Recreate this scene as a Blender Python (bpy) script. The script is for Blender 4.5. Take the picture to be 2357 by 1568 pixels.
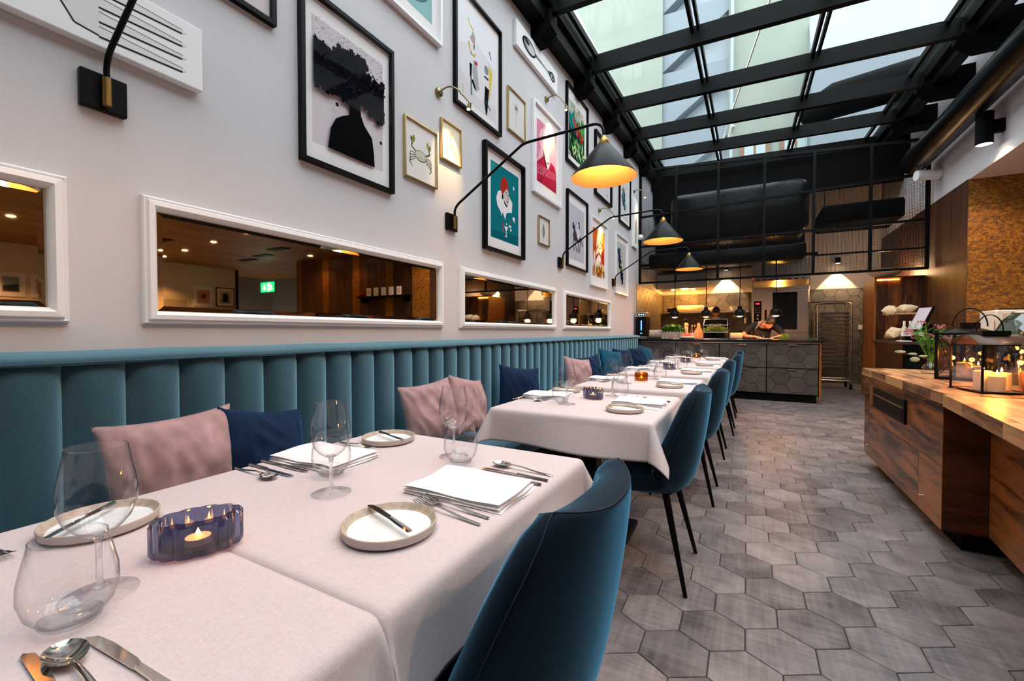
import bpy, bmesh, math, random
from math import sin, cos, pi, radians, sqrt, atan2, hypot
from mathutils import Vector, Matrix, noise
from mathutils.geometry import tessellate_polygon

for o in list(bpy.data.objects): bpy.data.objects.remove(o)
SC = bpy.context.scene
COL = SC.collection
random.seed(7)
def lin(h):
    if isinstance(h, str):
        h = h.lstrip('#'); v = [int(h[i:i+2], 16)/255 for i in (0, 2, 4)]
    else: v = list(h)
    return tuple(c/12.92 if c <= .04045 else ((c+.055)/1.055)**2.4 for c in v)

# ------------------------------------------------------------------ camera
cam = bpy.data.cameras.new('camera'); camo = bpy.data.objects.new('camera', cam); COL.objects.link(camo)
cam.sensor_width = 36; cam.lens = 990/2357*36; cam.clip_start = .02; cam.clip_end = 200
camo.location = (1.97, 0, 1.16)
YAW = math.atan(541/990); PITCH = -math.atan(20/990)
camo.rotation_euler = (pi/2+PITCH, 0, YAW)
SC.camera = camo

# ------------------------------------------------------------------ sky, exposure
w = bpy.data.worlds.new('overcast_sky'); SC.world = w; w.use_nodes = True
bg = w.node_tree.nodes['Background']; bg.inputs[0].default_value = (.86, .94, 1, 1); bg.inputs[1].default_value = 3.2
SC.view_settings.view_transform = 'Standard'; SC.view_settings.look = 'None'
SC.view_settings.gamma = 1; SC.view_settings.use_curve_mapping = False
SC.view_settings.exposure = 0.7
# daylight guide over the glass roof (a light portal: it gives no light of its own)
pd = bpy.data.lights.new('skylight_portal', 'AREA'); pd.shape = 'RECTANGLE'; pd.size = 3.7; pd.size_y = 11.3
pd.cycles.is_portal = True
po = bpy.data.objects.new('skylight_portal', pd); COL.objects.link(po); po.location = (2.05, 4.65, 5.0)

# ------------------------------------------------------------------ materials
MATS = {}
def newmat(name):
    m = bpy.data.materials.new(name); m.use_nodes = True
    return m, m.node_tree.nodes, m.node_tree.links, m.node_tree.nodes['Principled BSDF']
def P(b, **k):
    for n, v in k.items():
        n = {'spec':'Specular IOR Level','rough':'Roughness','metal':'Metallic','sheen':'Sheen Weight','sheenr':'Sheen Roughness','sheent':'Sheen Tint','trans':'Transmission Weight','coat':'Coat Weight','ior':'IOR','ec':'Emission Color','es':'Emission Strength','sss':'Subsurface Weight','alpha':'Alpha'}.get(n, n)
        if isinstance(v, tuple) and len(v) == 3: v = (*v, 1)
        b.inputs[n].default_value = v
def mat(name, col, rough=.5, noise=0, nscale=8, bump=0, bscale=60, stretch=(1,1,1), **k):
    if name in MATS: return MATS[name]
    m, N, L, b = newmat(name); c = lin(col)
    P(b, rough=rough, **k); b.inputs['Base Color'].default_value = (*c, 1)
    if noise or bump:
        tc = N.new('ShaderNodeTexCoord'); mp = N.new('ShaderNodeMapping'); mp.inputs['Scale'].default_value = stretch
        L.new(tc.outputs['Object'], mp.inputs[0])
    if noise:
        t = N.new('ShaderNodeTexNoise'); t.inputs['Scale'].default_value = nscale; t.inputs['Detail'].default_value = 5
        L.new(mp.outputs[0], t.inputs['Vector'])
        r = N.new('ShaderNodeValToRGB'); r.color_ramp.elements[0].position = .3; r.color_ramp.elements[1].position = .7
        r.color_ramp.elements[0].color = (*[x*(1-noise) for x in c], 1); r.color_ramp.elements[1].color = (*[min(1, x*(1+noise)) for x in c], 1)
        L.new(t.outputs['Fac'], r.inputs[0]); L.new(r.outputs[0], b.inputs['Base Color'])
    if bump:
        t2 = N.new('ShaderNodeTexNoise'); t2.inputs['Scale'].default_value = bscale; t2.inputs['Detail'].default_value = 3
        L.new(mp.outputs[0], t2.inputs['Vector'])
        bu = N.new('ShaderNodeBump'); bu.inputs['Strength'].default_value = bump; bu.inputs['Distance'].default_value = .004
        L.new(t2.outputs['Fac'], bu.inputs['Height']); L.new(bu.outputs[0], b.inputs['Normal'])
    MATS[name] = m; return m
def emit(name, col, s):
    if name in MATS: return MATS[name]
    m, N, L, b = newmat(name); P(b, ec=lin(col), es=s, rough=.6); b.inputs['Base Color'].default_value = (*lin(col), 1)
    MATS[name] = m; return m
def clear(name, tint=(1,1,1), refl=1.0, edge=.0, rough=0.0, rim=None):
    """thin clear sheet: see-through with fresnel reflections"""
    if name in MATS: return MATS[name]
    m, N, L, b = newmat(name); out = N['Material Output']; N.remove(b)
    t = N.new('ShaderNodeBsdfTransparent'); t.inputs[0].default_value = (*tint, 1)
    g = N.new('ShaderNodeBsdfGlossy'); g.inputs['Roughness'].default_value = rough
    f = N.new('ShaderNodeLayerWeight'); f.inputs[0].default_value = .5
    pw_ = N.new('ShaderNodeMath'); pw_.operation = 'POWER'; pw_.inputs[1].default_value = 4.0; L.new(f.outputs['Facing'], pw_.inputs[0])
    mu = N.new('ShaderNodeMath'); mu.operation = 'MULTIPLY_ADD'; mu.inputs[1].default_value = .9*min(1, refl); mu.inputs[2].default_value = .04*refl+edge; mu.use_clamp = True
    if rim:
        p2 = N.new('ShaderNodeMath'); p2.operation = 'POWER'; p2.inputs[1].default_value = 4.5; L.new(f.outputs['Facing'], p2.inputs[0])
        mc = N.new('ShaderNodeMix'); mc.data_type = 'RGBA'; mc.inputs[6].default_value = (*tint, 1); mc.inputs[7].default_value = (*rim, 1)
        L.new(p2.outputs[0], mc.inputs[0]); L.new(mc.outputs[2], t.inputs[0])
    mx = N.new('ShaderNodeMixShader')
    L.new(pw_.outputs[0], mu.inputs[0]); L.new(mu.outputs[0], mx.inputs[0]); L.new(t.outputs[0], mx.inputs[1]); L.new(g.outputs[0], mx.inputs[2]); L.new(mx.outputs[0], out.inputs[0])
    MATS[name] = m; return m
def solidglass(name, col=(1,1,1), mixt=.35):
    if name in MATS: return MATS[name]
    m, N, L, b = newmat(name); out = N['Material Output']; N.remove(b)
    g = N.new('ShaderNodeBsdfGlass'); g.inputs['Color'].default_value = (*col, 1); g.inputs['IOR'].default_value = 1.45
    t = N.new('ShaderNodeBsdfTransparent'); t.inputs[0].default_value = (*col, 1)
    mx = N.new('ShaderNodeMixShader'); mx.inputs[0].default_value = mixt
    L.new(g.outputs[0], mx.inputs[1]); L.new(t.outputs[0], mx.inputs[2]); L.new(mx.outputs[0], out.inputs[0])
    MATS[name] = m; return m
def wood(name, c0, c1, scale=1.0, axis='Y', rough=.35, plank=None, rnd=.5):
    if name in MATS: return MATS[name]
    m, N, L, b = newmat(name); P(b, rough=rough)
    tc = N.new('ShaderNodeTexCoord'); oi = N.new('ShaderNodeObjectInfo')
    ad = N.new('ShaderNodeVectorMath'); ad.operation = 'ADD'
    cm = N.new('ShaderNodeMath'); cm.operation = 'MULTIPLY'; cm.inputs[1].default_value = 37
    L.new(oi.outputs['Random'], cm.inputs[0]); L.new(tc.outputs['Object'], ad.inputs[0]); L.new(cm.outputs[0], ad.inputs[1])
    mp = N.new('ShaderNodeMapping'); s = {'X':(.7,6,6),'Y':(6,.7,6),'Z':(6,6,.7)}[axis]
    mp.inputs['Scale'].default_value = tuple(v*scale for v in s); L.new(ad.outputs[0], mp.inputs[0])
    n1 = N.new('ShaderNodeTexNoise'); n1.inputs['Scale'].default_value = 1.1; n1.inputs['Detail'].default_value = 6; n1.inputs['Distortion'].default_value = .7
    L.new(mp.outputs[0], n1.inputs['Vector'])
    n2 = N.new('ShaderNodeTexNoise'); n2.inputs['Scale'].default_value = 9; n2.inputs['Detail'].default_value = 4; L.new(mp.outputs[0], n2.inputs['Vector'])
    a2 = N.new('ShaderNodeMath'); a2.operation = 'MULTIPLY_ADD'; a2.inputs[1].default_value = .35; L.new(n2.outputs['Fac'], a2.inputs[0]); L.new(n1.outputs['Fac'], a2.inputs[2])
    a3 = N.new('ShaderNodeMath'); a3.operation = 'MULTIPLY_ADD'; a3.inputs[1].default_value = rnd*.5; rc = N.new('ShaderNodeMath'); rc.operation = 'SUBTRACT'; rc.inputs[1].default_value = .5; L.new(oi.outputs['Random'], rc.inputs[0]); L.new(rc.outputs[0], a3.inputs[0]); L.new(a2.outputs[0], a3.inputs[2])
    r = N.new('ShaderNodeValToRGB'); r.color_ramp.elements[0].position = .50; r.color_ramp.elements[1].position = .82
    r.color_ramp.elements[0].color = (*lin(c0), 1); r.color_ramp.elements[1].color = (*lin(c1), 1)
    L.new(a3.outputs[0], r.inputs[0]); L.new(r.outputs[0], b.inputs['Base Color'])
    MATS[name] = m; return m
def fabric(name, col, weave=900, bump=.25, var=.15, **k):
    if name in MATS: return MATS[name]
    m, N, L, b = newmat(name); c = lin(col); P(b, rough=.85, spec=.2, **k)
    tc = N.new('ShaderNodeTexCoord')
    def nz(sc, sx):
        mp = N.new('ShaderNodeMapping'); mp.inputs['Scale'].default_value = sx; L.new(tc.outputs['Object'], mp.inputs[0])
        t = N.new('ShaderNodeTexNoise'); t.inputs['Scale'].default_value = sc; t.inputs['Detail'].default_value = 2; L.new(mp.outputs[0], t.inputs['Vector']); return t
    a = nz(weave, (1,.12,1)); a2 = nz(weave, (.12,1,.12))
    ad = N.new('ShaderNodeMath'); L.new(a.outputs['Fac'], ad.inputs[0]); L.new(a2.outputs['Fac'], ad.inputs[1])
    r = N.new('ShaderNodeValToRGB'); r.color_ramp.elements[0].position = .3; r.color_ramp.elements[1].position = .7
    r.color_ramp.elements[0].color = (*[x*(1-var) for x in c], 1); r.color_ramp.elements[1].color = (*[min(1,x*(1+var)) for x in c], 1)
    hf = N.new('ShaderNodeMath'); hf.operation = 'MULTIPLY'; hf.inputs[1].default_value = .5; L.new(ad.outputs[0], hf.inputs[0])
    L.new(hf.outputs[0], r.inputs[0]); L.new(r.outputs[0], b.inputs['Base Color'])
    bu = N.new('ShaderNodeBump'); bu.inputs['Strength'].default_value = bump; bu.inputs['Distance'].default_value = .002
    L.new(hf.outputs[0], bu.inputs['Height']); L.new(bu.outputs[0], b.inputs['Normal'])
    MATS[name] = m; return m
def velvet(name, col, tint, sheen=1.0):
    if name in MATS: return MATS[name]
    m = mat(name, col, .8, noise=.25, nscale=14, bump=.12, bscale=400, spec=.15, sheen=sheen, sheenr=.35)
    m.node_tree.nodes['Principled BSDF'].inputs['Sheen Tint'].default_value = (*lin(tint), 1)
    return m
def paint():
    if 'paint' in MATS: return MATS['paint']
    m, N, L, b = newmat('print_ink'); P(b, rough=.8, spec=.02)
    a = N.new('ShaderNodeVertexColor'); a.layer_name = 'Col'; L.new(a.outputs[0], b.inputs['Base Color'])
    MATS['paint'] = m; return m
WALL = mat('wall_paint', '#cbc8cb', .75, bump=.25, bscale=220, noise=.015, nscale=3)
BLACK = mat('black_metal', '#040405', .42, spec=.14)
BLACKM = mat('black_matte', '#050505', .75, spec=.08)
STEELB = mat('black_steel', '#040505', .5, spec=.10)
WHITE = mat('white_lacquer', '#ecebec', .35)
CANVAS = mat('white_canvas', '#eeeceb', .8, bump=.2, bscale=500)
BRASS = mat('brass', '#b58a4c', .3, metal=1.0)
OLDBRASS = mat('antique_brass', '#8f815c', .32, metal=1.0)
GOLD = mat('gold_frame', '#c9ac74', .25, metal=1.0)
CHROME = mat('polished_steel', '#d8d4cc', .1, metal=1.0)
STEEL = mat('brushed_steel', '#b9b2a8', .32, metal=1.0, noise=.05, nscale=4, stretch=(1,1,40))
VELVB = fabric('banquette_fabric', '#183340', 420, .6, .4, sheen=1.0, sheenr=.64)
VELVB.node_tree.nodes['Principled BSDF'].inputs['Sheen Tint'].default_value = (*lin('#9fdcf8'), 1)
VELVC = velvet('chair_velvet', '#041221', '#74c8f8', .8)
PINK = velvet('pink_velvet', '#a98a8c', '#f2dede', .45)
NAVY = velvet('navy_velvet', '#0b2340', '#3f86c8', .7)
TEAL = velvet('teal_velvet', '#0f4a63', '#58b0d0', .7)
CLOTH = fabric('linen_cloth', '#c6bcbf', 700, .35, .1)
NAPK = mat('white_cotton', '#efecee', .8, bump=.1, bscale=700)
WALNUT = wood('walnut_panel', '#160803', '#9c5c2c', 2.3, 'Y', .33)
WALNUTV = wood('walnut_vertical', '#3a1a08', '#94581f', 1.0, 'Z', .35)
WALNUTX = wood('walnut_cross_shaded', '#120602', '#542a10', 2.3, 'X', .33)  # cross-grain walnut, darkened: the shade of unlit sides is put into the colour
BUTCHER = wood('butcher_block', '#5a3420', '#c0905f', 1.6, 'Y', .38, rnd=.5)
DPLANK = wood('dark_plank', '#24130b', '#4e2c17', 1.3, 'Z', .5, rnd=.8)
GLASS = clear('clear_glass', (.98,.98,.985), 1.0, .022, rim=(.16,.16,.18))
PANE = clear('roof_glass', (.94,.97,.965), 1.0)
FGLASS = clear('picture_glass', (.985,.985,.985), .08)
STEMG = solidglass('stem_glass', (1,1,1), .45)
BLUEG = clear('blue_glass', (.44,.46,.60), 1.2, .03, rim=(.07,.08,.15))
AMBER = clear('amber_glass', (.80,.52,.18), 1.2, .02, rim=(.40,.20,.04))
SMOKE = clear('smoked_glass', (.84,.78,.78), 1.2, .01)
MIRROR = mat('mirror_silver', '#d9cbb8', .02, metal=1.0)
LEAF = mat('leaf_green', '#4d8a2a', .5, noise=.4, nscale=40)
LEAF2 = mat('herb_green', '#7f9a4a', .6, noise=.4, nscale=60)
EUC = mat('eucalyptus_leaf', '#869c86', .5, noise=.15, nscale=30)
FLAME = emit('candle_flame', '#ffb245', 32)
WAX = mat('candle_wax', '#f2ddb4', .5, sss=.3)
WAX.node_tree.nodes['Principled BSDF'].inputs['Subsurface Radius'].default_value = (.05,.025,.01)

# ------------------------------------------------------------------ mesh helpers
class MB:
    def __init__(s): s.v = []; s.f = []; s.m = []; s.k = 0
    def add(s, vs, fs):
        o = len(s.v); s.v += [tuple(v) for v in vs]; s.f += [tuple(i+o for i in f) for f in fs]; s.m += [s.k]*len(fs); return s
    def box(s, x0, x1, y0, y1, z0, z1):
        return s.add([(x0,y0,z0),(x1,y0,z0),(x1,y1,z0),(x0,y1,z0),(x0,y0,z1),(x1,y0,z1),(x1,y1,z1),(x0,y1,z1)],
            [(0,3,2,1),(4,5,6,7),(0,1,5,4),(1,2,6,5),(2,3,7,6),(3,0,4,7)])
    def obox(s, a, b, w, h, up=(0,0,1)):
        a = Vector(a); b = Vector(b); d = (b-a).normalized(); u = Vector(up); r = d.cross(u)
        if r.length < 1e-5: r = d.cross(Vector((1,0,0)))
        r.normalize(); u = r.cross(d)
        vs = [p+r*i*w/2+u*j*h/2 for p in (a, b) for i, j in ((-1,-1),(1,-1),(1,1),(-1,1))]
        return s.add(vs, [(0,1,2,3),(7,6,5,4),(0,4,5,1),(1,5,6,2),(2,6,7,3),(3,7,4,0)])
    def tube(s, path, r, n=10, cap=True):
        path = [Vector(p) for p in path]; rs = r if isinstance(r, (list, tuple)) else [r]*len(path)
        vs = []; fs = []; prev = None
        for i, p in enumerate(path):
            d = (path[min(i+1, len(path)-1)]-path[max(i-1, 0)])
            if d.length < 1e-9: d = Vector((0,0,1))
            d.normalize()
            if prev is None:
                a = d.cross(Vector((0,0,1)))
                if a.length < 1e-3: a = d.cross(Vector((1,0,0)))
            else: a = prev-d*prev.dot(d)
            a.normalize(); prev = a; b = d.cross(a)
            vs += [p+(a*cos(2*pi*k/n)+b*sin(2*pi*k/n))*rs[i] for k in range(n)]
        for i in range(len(path)-1):
            for k in range(n): fs.append((i*n+k, i*n+(k+1)%n, (i+1)*n+(k+1)%n, (i+1)*n+k))
        if cap: fs.append(tuple(range(n))[::-1]); fs.append(tuple((len(path)-1)*n+k for k in range(n)))
        return s.add(vs, fs)
    def lathe(s, prof, n=24, c=(0,0,0), sx=1, sy=1, cap=False):
        vs = []; fs = []
        for r, z in prof: vs += [(c[0]+r*sx*cos(2*pi*k/n), c[1]+r*sy*sin(2*pi*k/n), c[2]+z) for k in range(n)]
        for i in range(len(prof)-1):
            for k in range(n): fs.append((i*n+k, i*n+(k+1)%n, (i+1)*n+(k+1)%n, (i+1)*n+k))
        if cap: fs.append(tuple(range(n))[::-1]); fs.append(tuple((len(prof)-1)*n+k for k in range(n)))
        return s.add(vs, fs)
    def prism(s, poly, d0, d1, f):
        """poly: list of 2d points; f(a,b,d) -> 3d"""
        n = len(poly); vs = [f(a,b,d0) for a,b in poly]+[f(a,b,d1) for a,b in poly]
        tr = tessellate_polygon([[Vector((a,b,0)) for a,b in poly]])
        fs = [tuple(t) for t in tr]+[tuple(i+n for i in t[::-1]) for t in tr]+[(i,(i+1)%n,(i+1)%n+n,i+n) for i in range(n)]
        return s.add(vs, fs)
    def grid(s, fn, nu, nv, closed=False):
        vs = [fn(i/nu, j/nv) for j in range(nv+1) for i in range(nu+1)]
        return s.add(vs, [(j*(nu+1)+i, j*(nu+1)+i+1, (j+1)*(nu+1)+i+1, (j+1)*(nu+1)+i) for j in range(nv) for i in range(nu)])
    def ell(s, c, r, n=12, m=8):
        return s.lathe([(max(1e-4, sin(pi*i/m)), -cos(pi*i/m)*r[2]) for i in range(m+1)], n, c, r[0], r[1])
    def mesh(s, name, mats, smooth=False, bevel=0, merge=False):
        me = bpy.data.meshes.new(name); me.from_pydata(s.v, [], s.f)
        for x in (mats if isinstance(mats, (list, tuple)) else [mats]): me.materials.append(x)
        if s.k: me.polygons.foreach_set('material_index', s.m)
        bm = bmesh.new(); bm.from_mesh(me)
        if merge: bmesh.ops.remove_doubles(bm, verts=bm.verts, dist=1e-5)
        bmesh.ops.recalc_face_normals(bm, faces=bm.faces)
        if bevel: bmesh.ops.bevel(bm, geom=list(bm.edges), offset=bevel, segments=2, affect='EDGES', profile=.5, clamp_overlap=True)
        bm.to_mesh(me); bm.free()
        if smooth:
            me.polygons.foreach_set('use_smooth', [True]*len(me.polygons))
            try: me.set_sharp_from_angle(angle=radians(40 if smooth is True else smooth))
            except Exception: pass
        me.update(); return me
    def build(s, name, mats, parent=None, smooth=False, bevel=0, loc=None, merge=False):
        return link(name, s.mesh(name, mats, smooth, bevel, merge), parent, loc)
def link(name, me, parent=None, loc=None, rz=0):
    o = bpy.data.objects.new(name, me); COL.objects.link(o)
    if parent: o.parent = parent
    if loc: o.location = loc
    if rz: o.rotation_euler = (0,0,rz)
    return o
def tag(o, label=None, cat=None, group=None, kind=None):
    for k, v in (('label',label),('category',cat),('group',group),('kind',kind)):
        if v: o[k] = v
    return o
def thing(name, label, cat, loc=(0,0,0), rz=0, group=None):
    o = bpy.data.objects.new(name, None); COL.objects.link(o); o.empty_display_size = .05
    o.location = loc; o.rotation_euler = (0,0,rz); return tag(o, label, cat, group)
def struct(name, mb, m, **k):
    o = mb.build(name, m, **k) if mb else thing(name, None, None); o['kind'] = 'structure'; return o
def dup(root, loc=None, rz=None, label=None, group=None):
    r = root.copy(); COL.objects.link(r)
    if loc: r.location = loc
    if rz is not None: r.rotation_euler = (0,0,rz)
    if label: r['label'] = label
    if group: r['group'] = group
    for ch in list(root.children):
        c = ch.copy(); COL.objects.link(c); c.parent = r
        for g in list(ch.children):
            d = g.copy(); COL.objects.link(d); d.parent = c
    return r
def lamp(name, parent, loc, power, col, r=.03, spot=None, blend=.5, rot=None):
    d = bpy.data.lights.new(name, 'SPOT' if spot else 'POINT'); d.energy = power; d.color = lin(col); d.shadow_soft_size = r
    if spot: d.spot_size = radians(spot); d.spot_blend = blend
    o = bpy.data.objects.new(name, d); COL.objects.link(o); o.location = loc
    if rot: o.rotation_euler = rot
    if parent: o.parent = parent
    return o
def arc(p0, p1, p2, n=8):
    p0, p1, p2 = Vector(p0), Vector(p1), Vector(p2)
    return [p0*(1-t)**2+p1*2*t*(1-t)+p2*t*t for t in [i/n for i in range(n+1)]]
def clip(poly, x0, x1, y0, y1):
    for ax, lim, sg in ((0,x0,1),(0,x1,-1),(1,y0,1),(1,y1,-1)):
        out = []
        for i in range(len(poly)):
            a = poly[i-1]; b = poly[i]; ina = (a[ax]-lim)*sg >= 0; inb = (b[ax]-lim)*sg >= 0
            if ina != inb:
                t = (lim-a[ax])/(b[ax]-a[ax]); out.append((a[0]+(b[0]-a[0])*t, a[1]+(b[1]-a[1])*t))
            if inb: out.append(b)
        poly = out
        if len(poly) < 3: return []
    return poly
def hexes(x0, x1, y0, y1, R, gap, flat=True, ox=0, oy=0):
    """clipped hexagons over a rectangle; flat: flat top edges"""
    res = []; a = R-gap
    if flat: dx, dy = 1.5*R, sqrt(3)*R
    else: dx, dy = sqrt(3)*R, 1.5*R
    i0 = int((x0-ox)/dx)-2; i1 = int((x1-ox)/dx)+2; j0 = int((y0-oy)/dy)-2; j1 = int((y1-oy)/dy)+2
    for i in range(i0, i1+1):
        for j in range(j0, j1+1):
            cx = ox+i*dx+(0 if flat or j%2 == 0 else dx/2); cy = oy+j*dy+(dy/2 if flat and i%2 else 0)
            p = clip([(cx+a*cos(pi/3*k+(0 if flat else pi/6)), cy+a*sin(pi/3*k+(0 if flat else pi/6))) for k in range(6)], x0, x1, y0, y1)
            if len(p) >= 3:
                ar = abs(sum(p[q-1][0]*p[q][1]-p[q][0]*p[q-1][1] for q in range(len(p))))/2
                if ar > 3e-4: res.append((cx, cy, p, ar > .98*2.598*a*a))
    return res
# ================================================================== FLOOR
def tilemat(name, c0, c1, rough=.42, rv=.25):
    m, N, L, b = newmat(name); P(b, rough=rough)
    tc = N.new('ShaderNodeTexCoord'); oi = N.new('ShaderNodeObjectInfo'); gm = N.new('ShaderNodeNewGeometry')
    ad = N.new('ShaderNodeVectorMath'); ad.operation = 'MULTIPLY_ADD'; ad.inputs[1].default_value = (41,23,11)
    L.new(gm.outputs['Position'], ad.inputs[2]); L.new(oi.outputs['Random'], ad.inputs[0])
    def nz(sc, st, det=5):
        mp = N.new('ShaderNodeMapping'); mp.inputs['Scale'].default_value = st; L.new(ad.outputs[0], mp.inputs[0])
        t = N.new('ShaderNodeTexNoise'); t.inputs['Scale'].default_value = sc; t.inputs['Detail'].default_value = det; L.new(mp.outputs[0], t.inputs['Vector']); return t.outputs['Fac']
    a = nz(7, (1,1,1)); s1 = nz(60, (1,.06,.3), 3); s2 = nz(60, (.06,1,.3), 3)
    def ma(x, k, y):
        n = N.new('ShaderNodeMath'); n.operation = 'MULTIPLY_ADD'; n.inputs[1].default_value = k; L.new(x, n.inputs[0])
        if isinstance(y, float): n.inputs[2].default_value = y
        else: L.new(y, n.inputs[2])
        return n.outputs[0]
    v = ma(oi.outputs['Random'], rv, ma(s2, .35, ma(s1, .35, ma(a, .7, -.45))))
    r = N.new('ShaderNodeValToRGB'); r.color_ramp.elements[0].position = .12; r.color_ramp.elements[1].position = .72
    r.color_ramp.elements[0].color = (*lin(c0), 1); r.color_ramp.elements[1].color = (*lin(c1), 1)
    L.new(v, r.inputs[0]); L.new(r.outputs[0], b.inputs['Base Color'])
    bu = N.new('ShaderNodeBump'); bu.inputs['Strength'].default_value = .12; bu.inputs['Distance'].default_value = .003
    L.new(v, bu.inputs['Height']); L.new(bu.outputs[0], b.inputs['Normal'])
    return m
FTILE = tilemat('floor_tile_grey', '#464042', '#958b8b')
WTILE = tilemat('wall_tile_grey', '#4c4744', '#837b75', .5)
CTILE = tilemat('counter_tile_dark', '#332d2b', '#5a524e', .5)
GROUT = mat('dark_grout', '#2b2927', .9); WGROUT = mat('wall_grout', '#565049', .9)
floor = struct('floor', MB().box(-.2, 12.8, -3.2, 12.2, -.1, -.004), GROUT)
R = .1307
hx = hexes(.6, 12.55, -3.1, 12.0, R, .0022, False, 2.0875-20*sqrt(3)*R, 1.825-12*1.5*R*1)
hx = [h for h in hx]
def tile_visible(cx, cy):
    dx, dy = cx-1.97, cy
    f = -sin(YAW)*dx+cos(YAW)*dy; r = cos(YAW)*dx+sin(YAW)*dy
    if f < .9 or abs(r/f) > 1.35: return False
    if cx > 4.5: return False
    if cx < 1.3 and cy < 7.9: return False
    if cx > 3.05 and 2.2 < cy < 4.8: return False
    if 8.4 < cy < 9.3 and cx < 3.0: return False
    return True
vis = sorted([h for h in hx if tile_visible(h[0], h[1]) and h[3]], key=lambda h: hypot(h[0]-1.97, h[1]))[:300]
near = {id(h) for h in vis}
hb = MB(); a = R-.0022
top = [((a-.002)*cos(pi/3*k+pi/6), (a-.002)*sin(pi/3*k+pi/6), 0) for k in range(6)]
low = [(a*cos(pi/3*k+pi/6), a*sin(pi/3*k+pi/6), -.002) for k in range(6)]; bot = [(x, y, -.006) for x, y, z in low]
hb.add(top+low+bot, [(0,1,2,3,4,5)]+[(k,k+6,(k+1)%6+6,(k+1)%6) for k in range(6)]+[(k+6,k+12,(k+1)%6+12,(k+1)%6+6) for k in range(6)])
hme = hb.mesh('tile', FTILE)
for h in vis: link('tile', hme, floor, (h[0], h[1], 0))
rest = MB()
for h in hx:
    if id(h) in near: continue
    p = h[2]; n = len(p); o = [(x, y, 0) for x, y in p]+[(x, y, -.006) for x, y in p]
    rest.add(o, [tuple(range(n))]+[(i, (i+1) % n, (i+1) % n+n, i+n) for i in range(n)])
tag(rest.build('tile_field', FTILE, floor), kind='stuff')

# ================================================================== ROOM SHELL
ROOFZ = lambda x, y: 4.71+.05*(y-6.55)-.025*(x-.25)          # plane of the roof glass
wl = MB().box(-.2, 0, -3.2, 8.83, 0, 5.3); struct('wall_left', wl, WALL)
kl = struct('wall_kitchen_left', MB().box(-.2, -.008, 8.83, 12.2, 0, 2.13).box(-.2, 0, 8.83, 12.2, 2.13, 5.3), [WGROUT, WALL])
kl.data.polygons.foreach_set('material_index', [0]*6+[1]*6)
def walltiles(parent, rects, f, R, gap, depth, m, ox=0, oy=0, limit=300, name='tile'):
    cnt = 0; st = MB()
    for (x0, x1, z0, z1) in rects:
        for cx, cz, p, full in hexes(x0, x1, z0, z1, R, gap, True, ox, oy):
            n = len(p); gx = sum(q[0] for q in p)/n; gz = sum(q[1] for q in p)/n
            ins = [(gx+(q[0]-gx)*.975, gz+(q[1]-gz)*.975) for q in p]
            vs = [f(a, b, depth) for a, b in ins]+[f(a, b, depth*.55) for a, b in p]+[f(a, b, 0) for a, b in p]
            fs = [tuple(range(n))]+[(i,(i+1)%n,(i+1)%n+n,i+n) for i in range(n)]+[(i+n,(i+1)%n+n,(i+1)%n+2*n,i+2*n) for i in range(n)]
            if cnt < limit: MB().add(vs, fs).build(name, m, parent); cnt += 1
            else: st.add(vs, fs)
    if st.v: tag(st.build('tile_field', m, parent), kind='stuff')
walltiles(kl, [(8.86, 11.98, 1.0, 2.13)], lambda a, b, d: (-.008+d, a, b), .146, .003, .008, WTILE, .05, .02, 0)
wb = struct('wall_back', MB().box(-.2, 4.7, 12.008, 12.2, 0, 2.13).box(-.2, 4.7, 12.0, 12.2, 2.13, 5.3), [WGROUT, WALL])
wb.data.polygons.foreach_set('material_index', [0]*6+[1]*6)
walltiles(wb, [(0, 2.0, .9, 2.13), (3.12, 4.35, 0, 2.13)], lambda a, b, d: (a, 12.008-d, b), .146, .003, .009, WTILE, .1, .06)
# right wall: white bulkhead with the plank-clad wall under it
struct('wall_right', MB().box(4.49, 4.7, -3.2, 12.2, 3.16, 5.3), WALL)
pw = struct('wall_planks', MB().box(4.52, 4.7, 7.83, 12.2, 0, 3.16), BLACKM)
y = 7.83; k = 0
while y < 11.98:
    wd = .345; MB().box(4.49, 4.52, y+.002, min(y+wd-.002, 11.99), 0, 3.158).build('plank', DPLANK, pw); y += wd
# bar room at the right (seen in the mirrors)
CORK = None
def cork():
    m, N, L, b = newmat('orange_cork'); P(b, rough=.55)
    tc = N.new('ShaderNodeTexCoord'); mp = N.new('ShaderNodeMapping'); mp.inputs['Scale'].default_value = (1,1,1.7); mp.inputs['Rotation'].default_value = (0,.5,0)
    L.new(tc.outputs['Object'], mp.inputs[0])
    t = N.new('ShaderNodeTexNoise'); t.inputs['Scale'].default_value = 26; t.inputs['Detail'].default_value = 6; t.inputs['Roughness'].default_value = .65; t.inputs['Distortion'].default_value = .8
    L.new(mp.outputs[0], t.inputs['Vector'])
    r = N.new('ShaderNodeValToRGB'); e = r.color_ramp.elements; e[0].position = .36; e[0].color = (*lin('#402609'), 1); e[1].position = .62; e[1].color = (*lin('#a86e1c'), 1)
    x = e.new(.5); x.color = (*lin('#805010'), 1); L.new(t.outputs['Fac'], r.inputs[0]); L.new(r.outputs[0], b.inputs['Base Color']); return m
CORK = cork()
bw = struct('wall_bar', MB().box(4.53, 9.2, 7.85, 8.0, 0, 3.16), BLACKM)
xs = [4.49, 5.02]; kinds = ['c']
x = 5.02
while x < 9.15:
    wdt = [.3,.3,.26,.3][k % 4]; kinds.append(['p','p','c','p'][k % 4]); x = min(x+wdt, 9.2); xs.append(x); k += 1
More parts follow.
